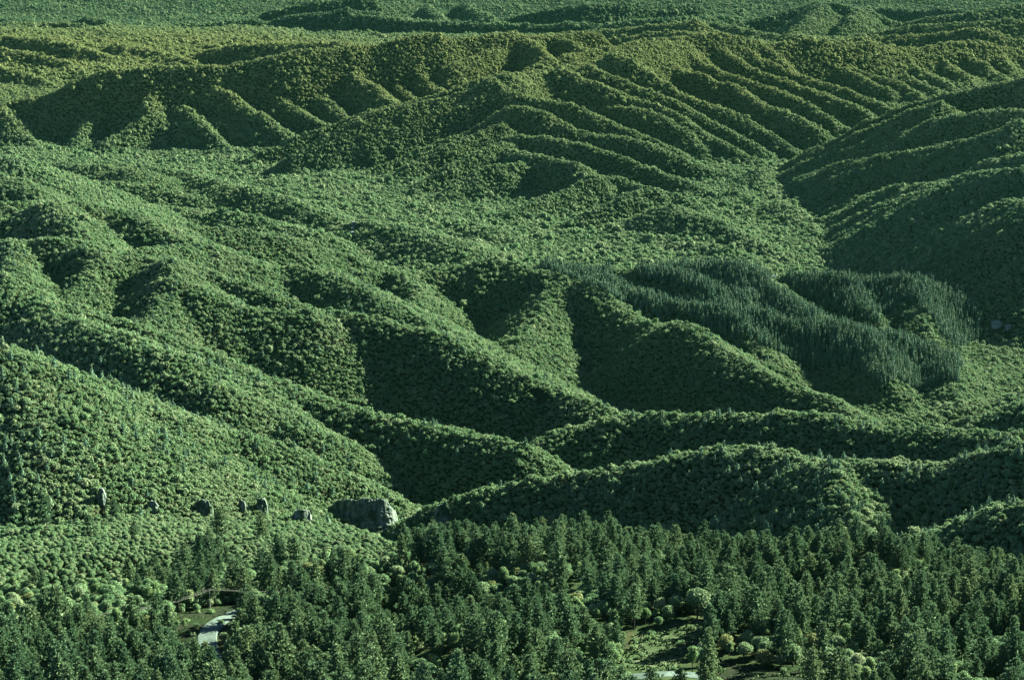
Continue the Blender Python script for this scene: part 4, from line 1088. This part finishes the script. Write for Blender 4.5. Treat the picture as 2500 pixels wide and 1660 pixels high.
# ------------------------------------------------------------------ houses in the valley
def box(M, x0, x1, y0, y1, z0, z1, mat=0):
    V = [(x0, y0, z0), (x1, y0, z0), (x1, y1, z0), (x0, y1, z0), (x0, y0, z1), (x1, y0, z1), (x1, y1, z1), (x0, y1, z1)]
    M.add(V, [(0, 3, 2, 1), (4, 5, 6, 7), (0, 1, 5, 4), (1, 2, 6, 5), (2, 3, 7, 6), (3, 0, 4, 7)], mat)
def house(px_, py_, w, d, h, rh, rz, label, nwin=3, storeys=1, lift=0.0, hip=.25, chimney=True):
    x, y = first_hit(px_, py_); z = float(ground_at(np.array([x]), np.array([y]))[0]) + lift
    e = bpy.data.objects.new("house", None); COL.objects.link(e); e.location = (x, y, z); e.rotation_euler[2] = rz
    M = Mesh(); box(M, -w / 2, w / 2, -d / 2, d / 2, -6, h); obj("wall", M.build("wall", [M_WALL]), e)
    M = Mesh(); o = .5; r = w * hip
    V = [(-w / 2 - o, -d / 2 - o, h), (w / 2 + o, -d / 2 - o, h), (w / 2 + o, d / 2 + o, h), (-w / 2 - o, d / 2 + o, h), (-w / 2 + r, 0, h + rh), (w / 2 - r, 0, h + rh)]
    V = [(a, b, c + .02) for a, b, c in V]
    M.add(V, [(0, 3, 2, 1), (0, 1, 5, 4), (2, 3, 4, 5), (1, 2, 5), (3, 0, 4)]); rf = obj("roof", M.build("roof", [M_ROOF]), e)
    if chimney:
        M = Mesh(); box(M, w * .2, w * .2 + .7, -.35, .35, h + rh * .4, h + rh + .9); obj("chimney", M.build("chimney", [M_WALL]), rf)
    for s in range(storeys):
        for i in range(nwin):
            cx_ = -w / 2 + (i + .5) * w / nwin; zb_ = 1.0 + s * 2.9
            if i == nwin // 2 and s == 0:
                M = Mesh(); box(M, cx_ - .55, cx_ + .55, -d / 2 - .06, -d / 2 + .1, .1, 2.2); obj("door", M.build("door", [M_DARK]), e); continue
            M = Mesh(); box(M, cx_ - .6, cx_ + .6, -d / 2 - .05, -d / 2 + .1, zb_, zb_ + 1.3); wd = obj("window", M.build("window", [M_DARK]), e)
            M = Mesh(); box(M, cx_ - .7, cx_ + .7, -d / 2 - .16, -d / 2 - .052, zb_ - .14, zb_ - .02); obj("sill", M.build("sill", [M_WALL]), wd)
    return tag(e, label, "house", None), (x, y)
HOUSES = [(1889, 686, 15, 9, 4.6, 2.4, .1, "white low house with a hipped roof beside the dark pine plantation", 5, 1, 3.5, .25, True),
 (2432, 796, 15, 10, 3.2, 3.0, 0, "wide house with a grey-green hipped roof near the right edge", 5, 1, 2.5, .2, True),
 (2462, 803, 8, 6, 2.6, 1.6, .2, "small shed with a grey gabled roof right of the wide hipped-roof house", 2, 1, 2.0, .05, False),
 (863, 553, 7, 6, 4.5, 1.2, .4, "upper small white house among trees on the valley floor left of centre", 2, 1, 4.0, .1, False),
 (862, 567, 7, 5, 3.5, .8, .1, "middle small white house of the three stacked on the valley floor", 2, 1, 4.0, .05, False),
 (860, 577, 6, 6, 5.0, 1.2, .5, "lowest small white house of the three stacked on the valley floor", 2, 1, 3.0, .1, False)]
for a in HOUSES: house(*a)
# pale scree patches far up the valley
for i, (px_, py_, w_, h_, lab) in enumerate([(101, 19, 9, 4, "bright pale scree patch high on the far slope at the upper left"), (156, 6, 7, 5, "small pale crag above the scree patches on the far upper-left slope"), (158, 17, 8, 3, "thin pale rock band on the far slope below the small crag")]):
    rock(px_, py_ + 2, w_, h_, lab, 40 + i, None, .6, 0, "rock_outcrop")
# ------------------------------------------------------------------ haze
lo = float(GZ.min()) - 1.0
bm = bmesh.new(); bmesh.ops.create_cube(bm, size=1.0)
me = bpy.data.meshes.new("haze"); bm.to_mesh(me); bm.free()
top = max(CAMH, float(GZ.max()) + 30) + 6.0
hz = obj("haze", me, None, (0, 7600, (lo + top) / 2), 0, (15000, 16500, top - lo))
hm = bpy.data.materials.new("haze_air"); hm.use_nodes = True
nt = hm.node_tree
for nd in list(nt.nodes):
    if nd.type != 'OUTPUT_MATERIAL': nt.nodes.remove(nd)
pv = nt.nodes.new("ShaderNodeVolumePrincipled")
pv.inputs["Color"].default_value = (.0045, .0165, .0115, 1)
pv.inputs["Density"].default_value = HAZE
pv.inputs["Anisotropy"].default_value = 0.1
nt.links.new(pv.outputs[0], nt.nodes["Material Output"].inputs["Volume"])
me.materials.append(hm)
tag(hz, "pale green haze hanging in the air over the valley and far mountains", "haze", None, "stuff")
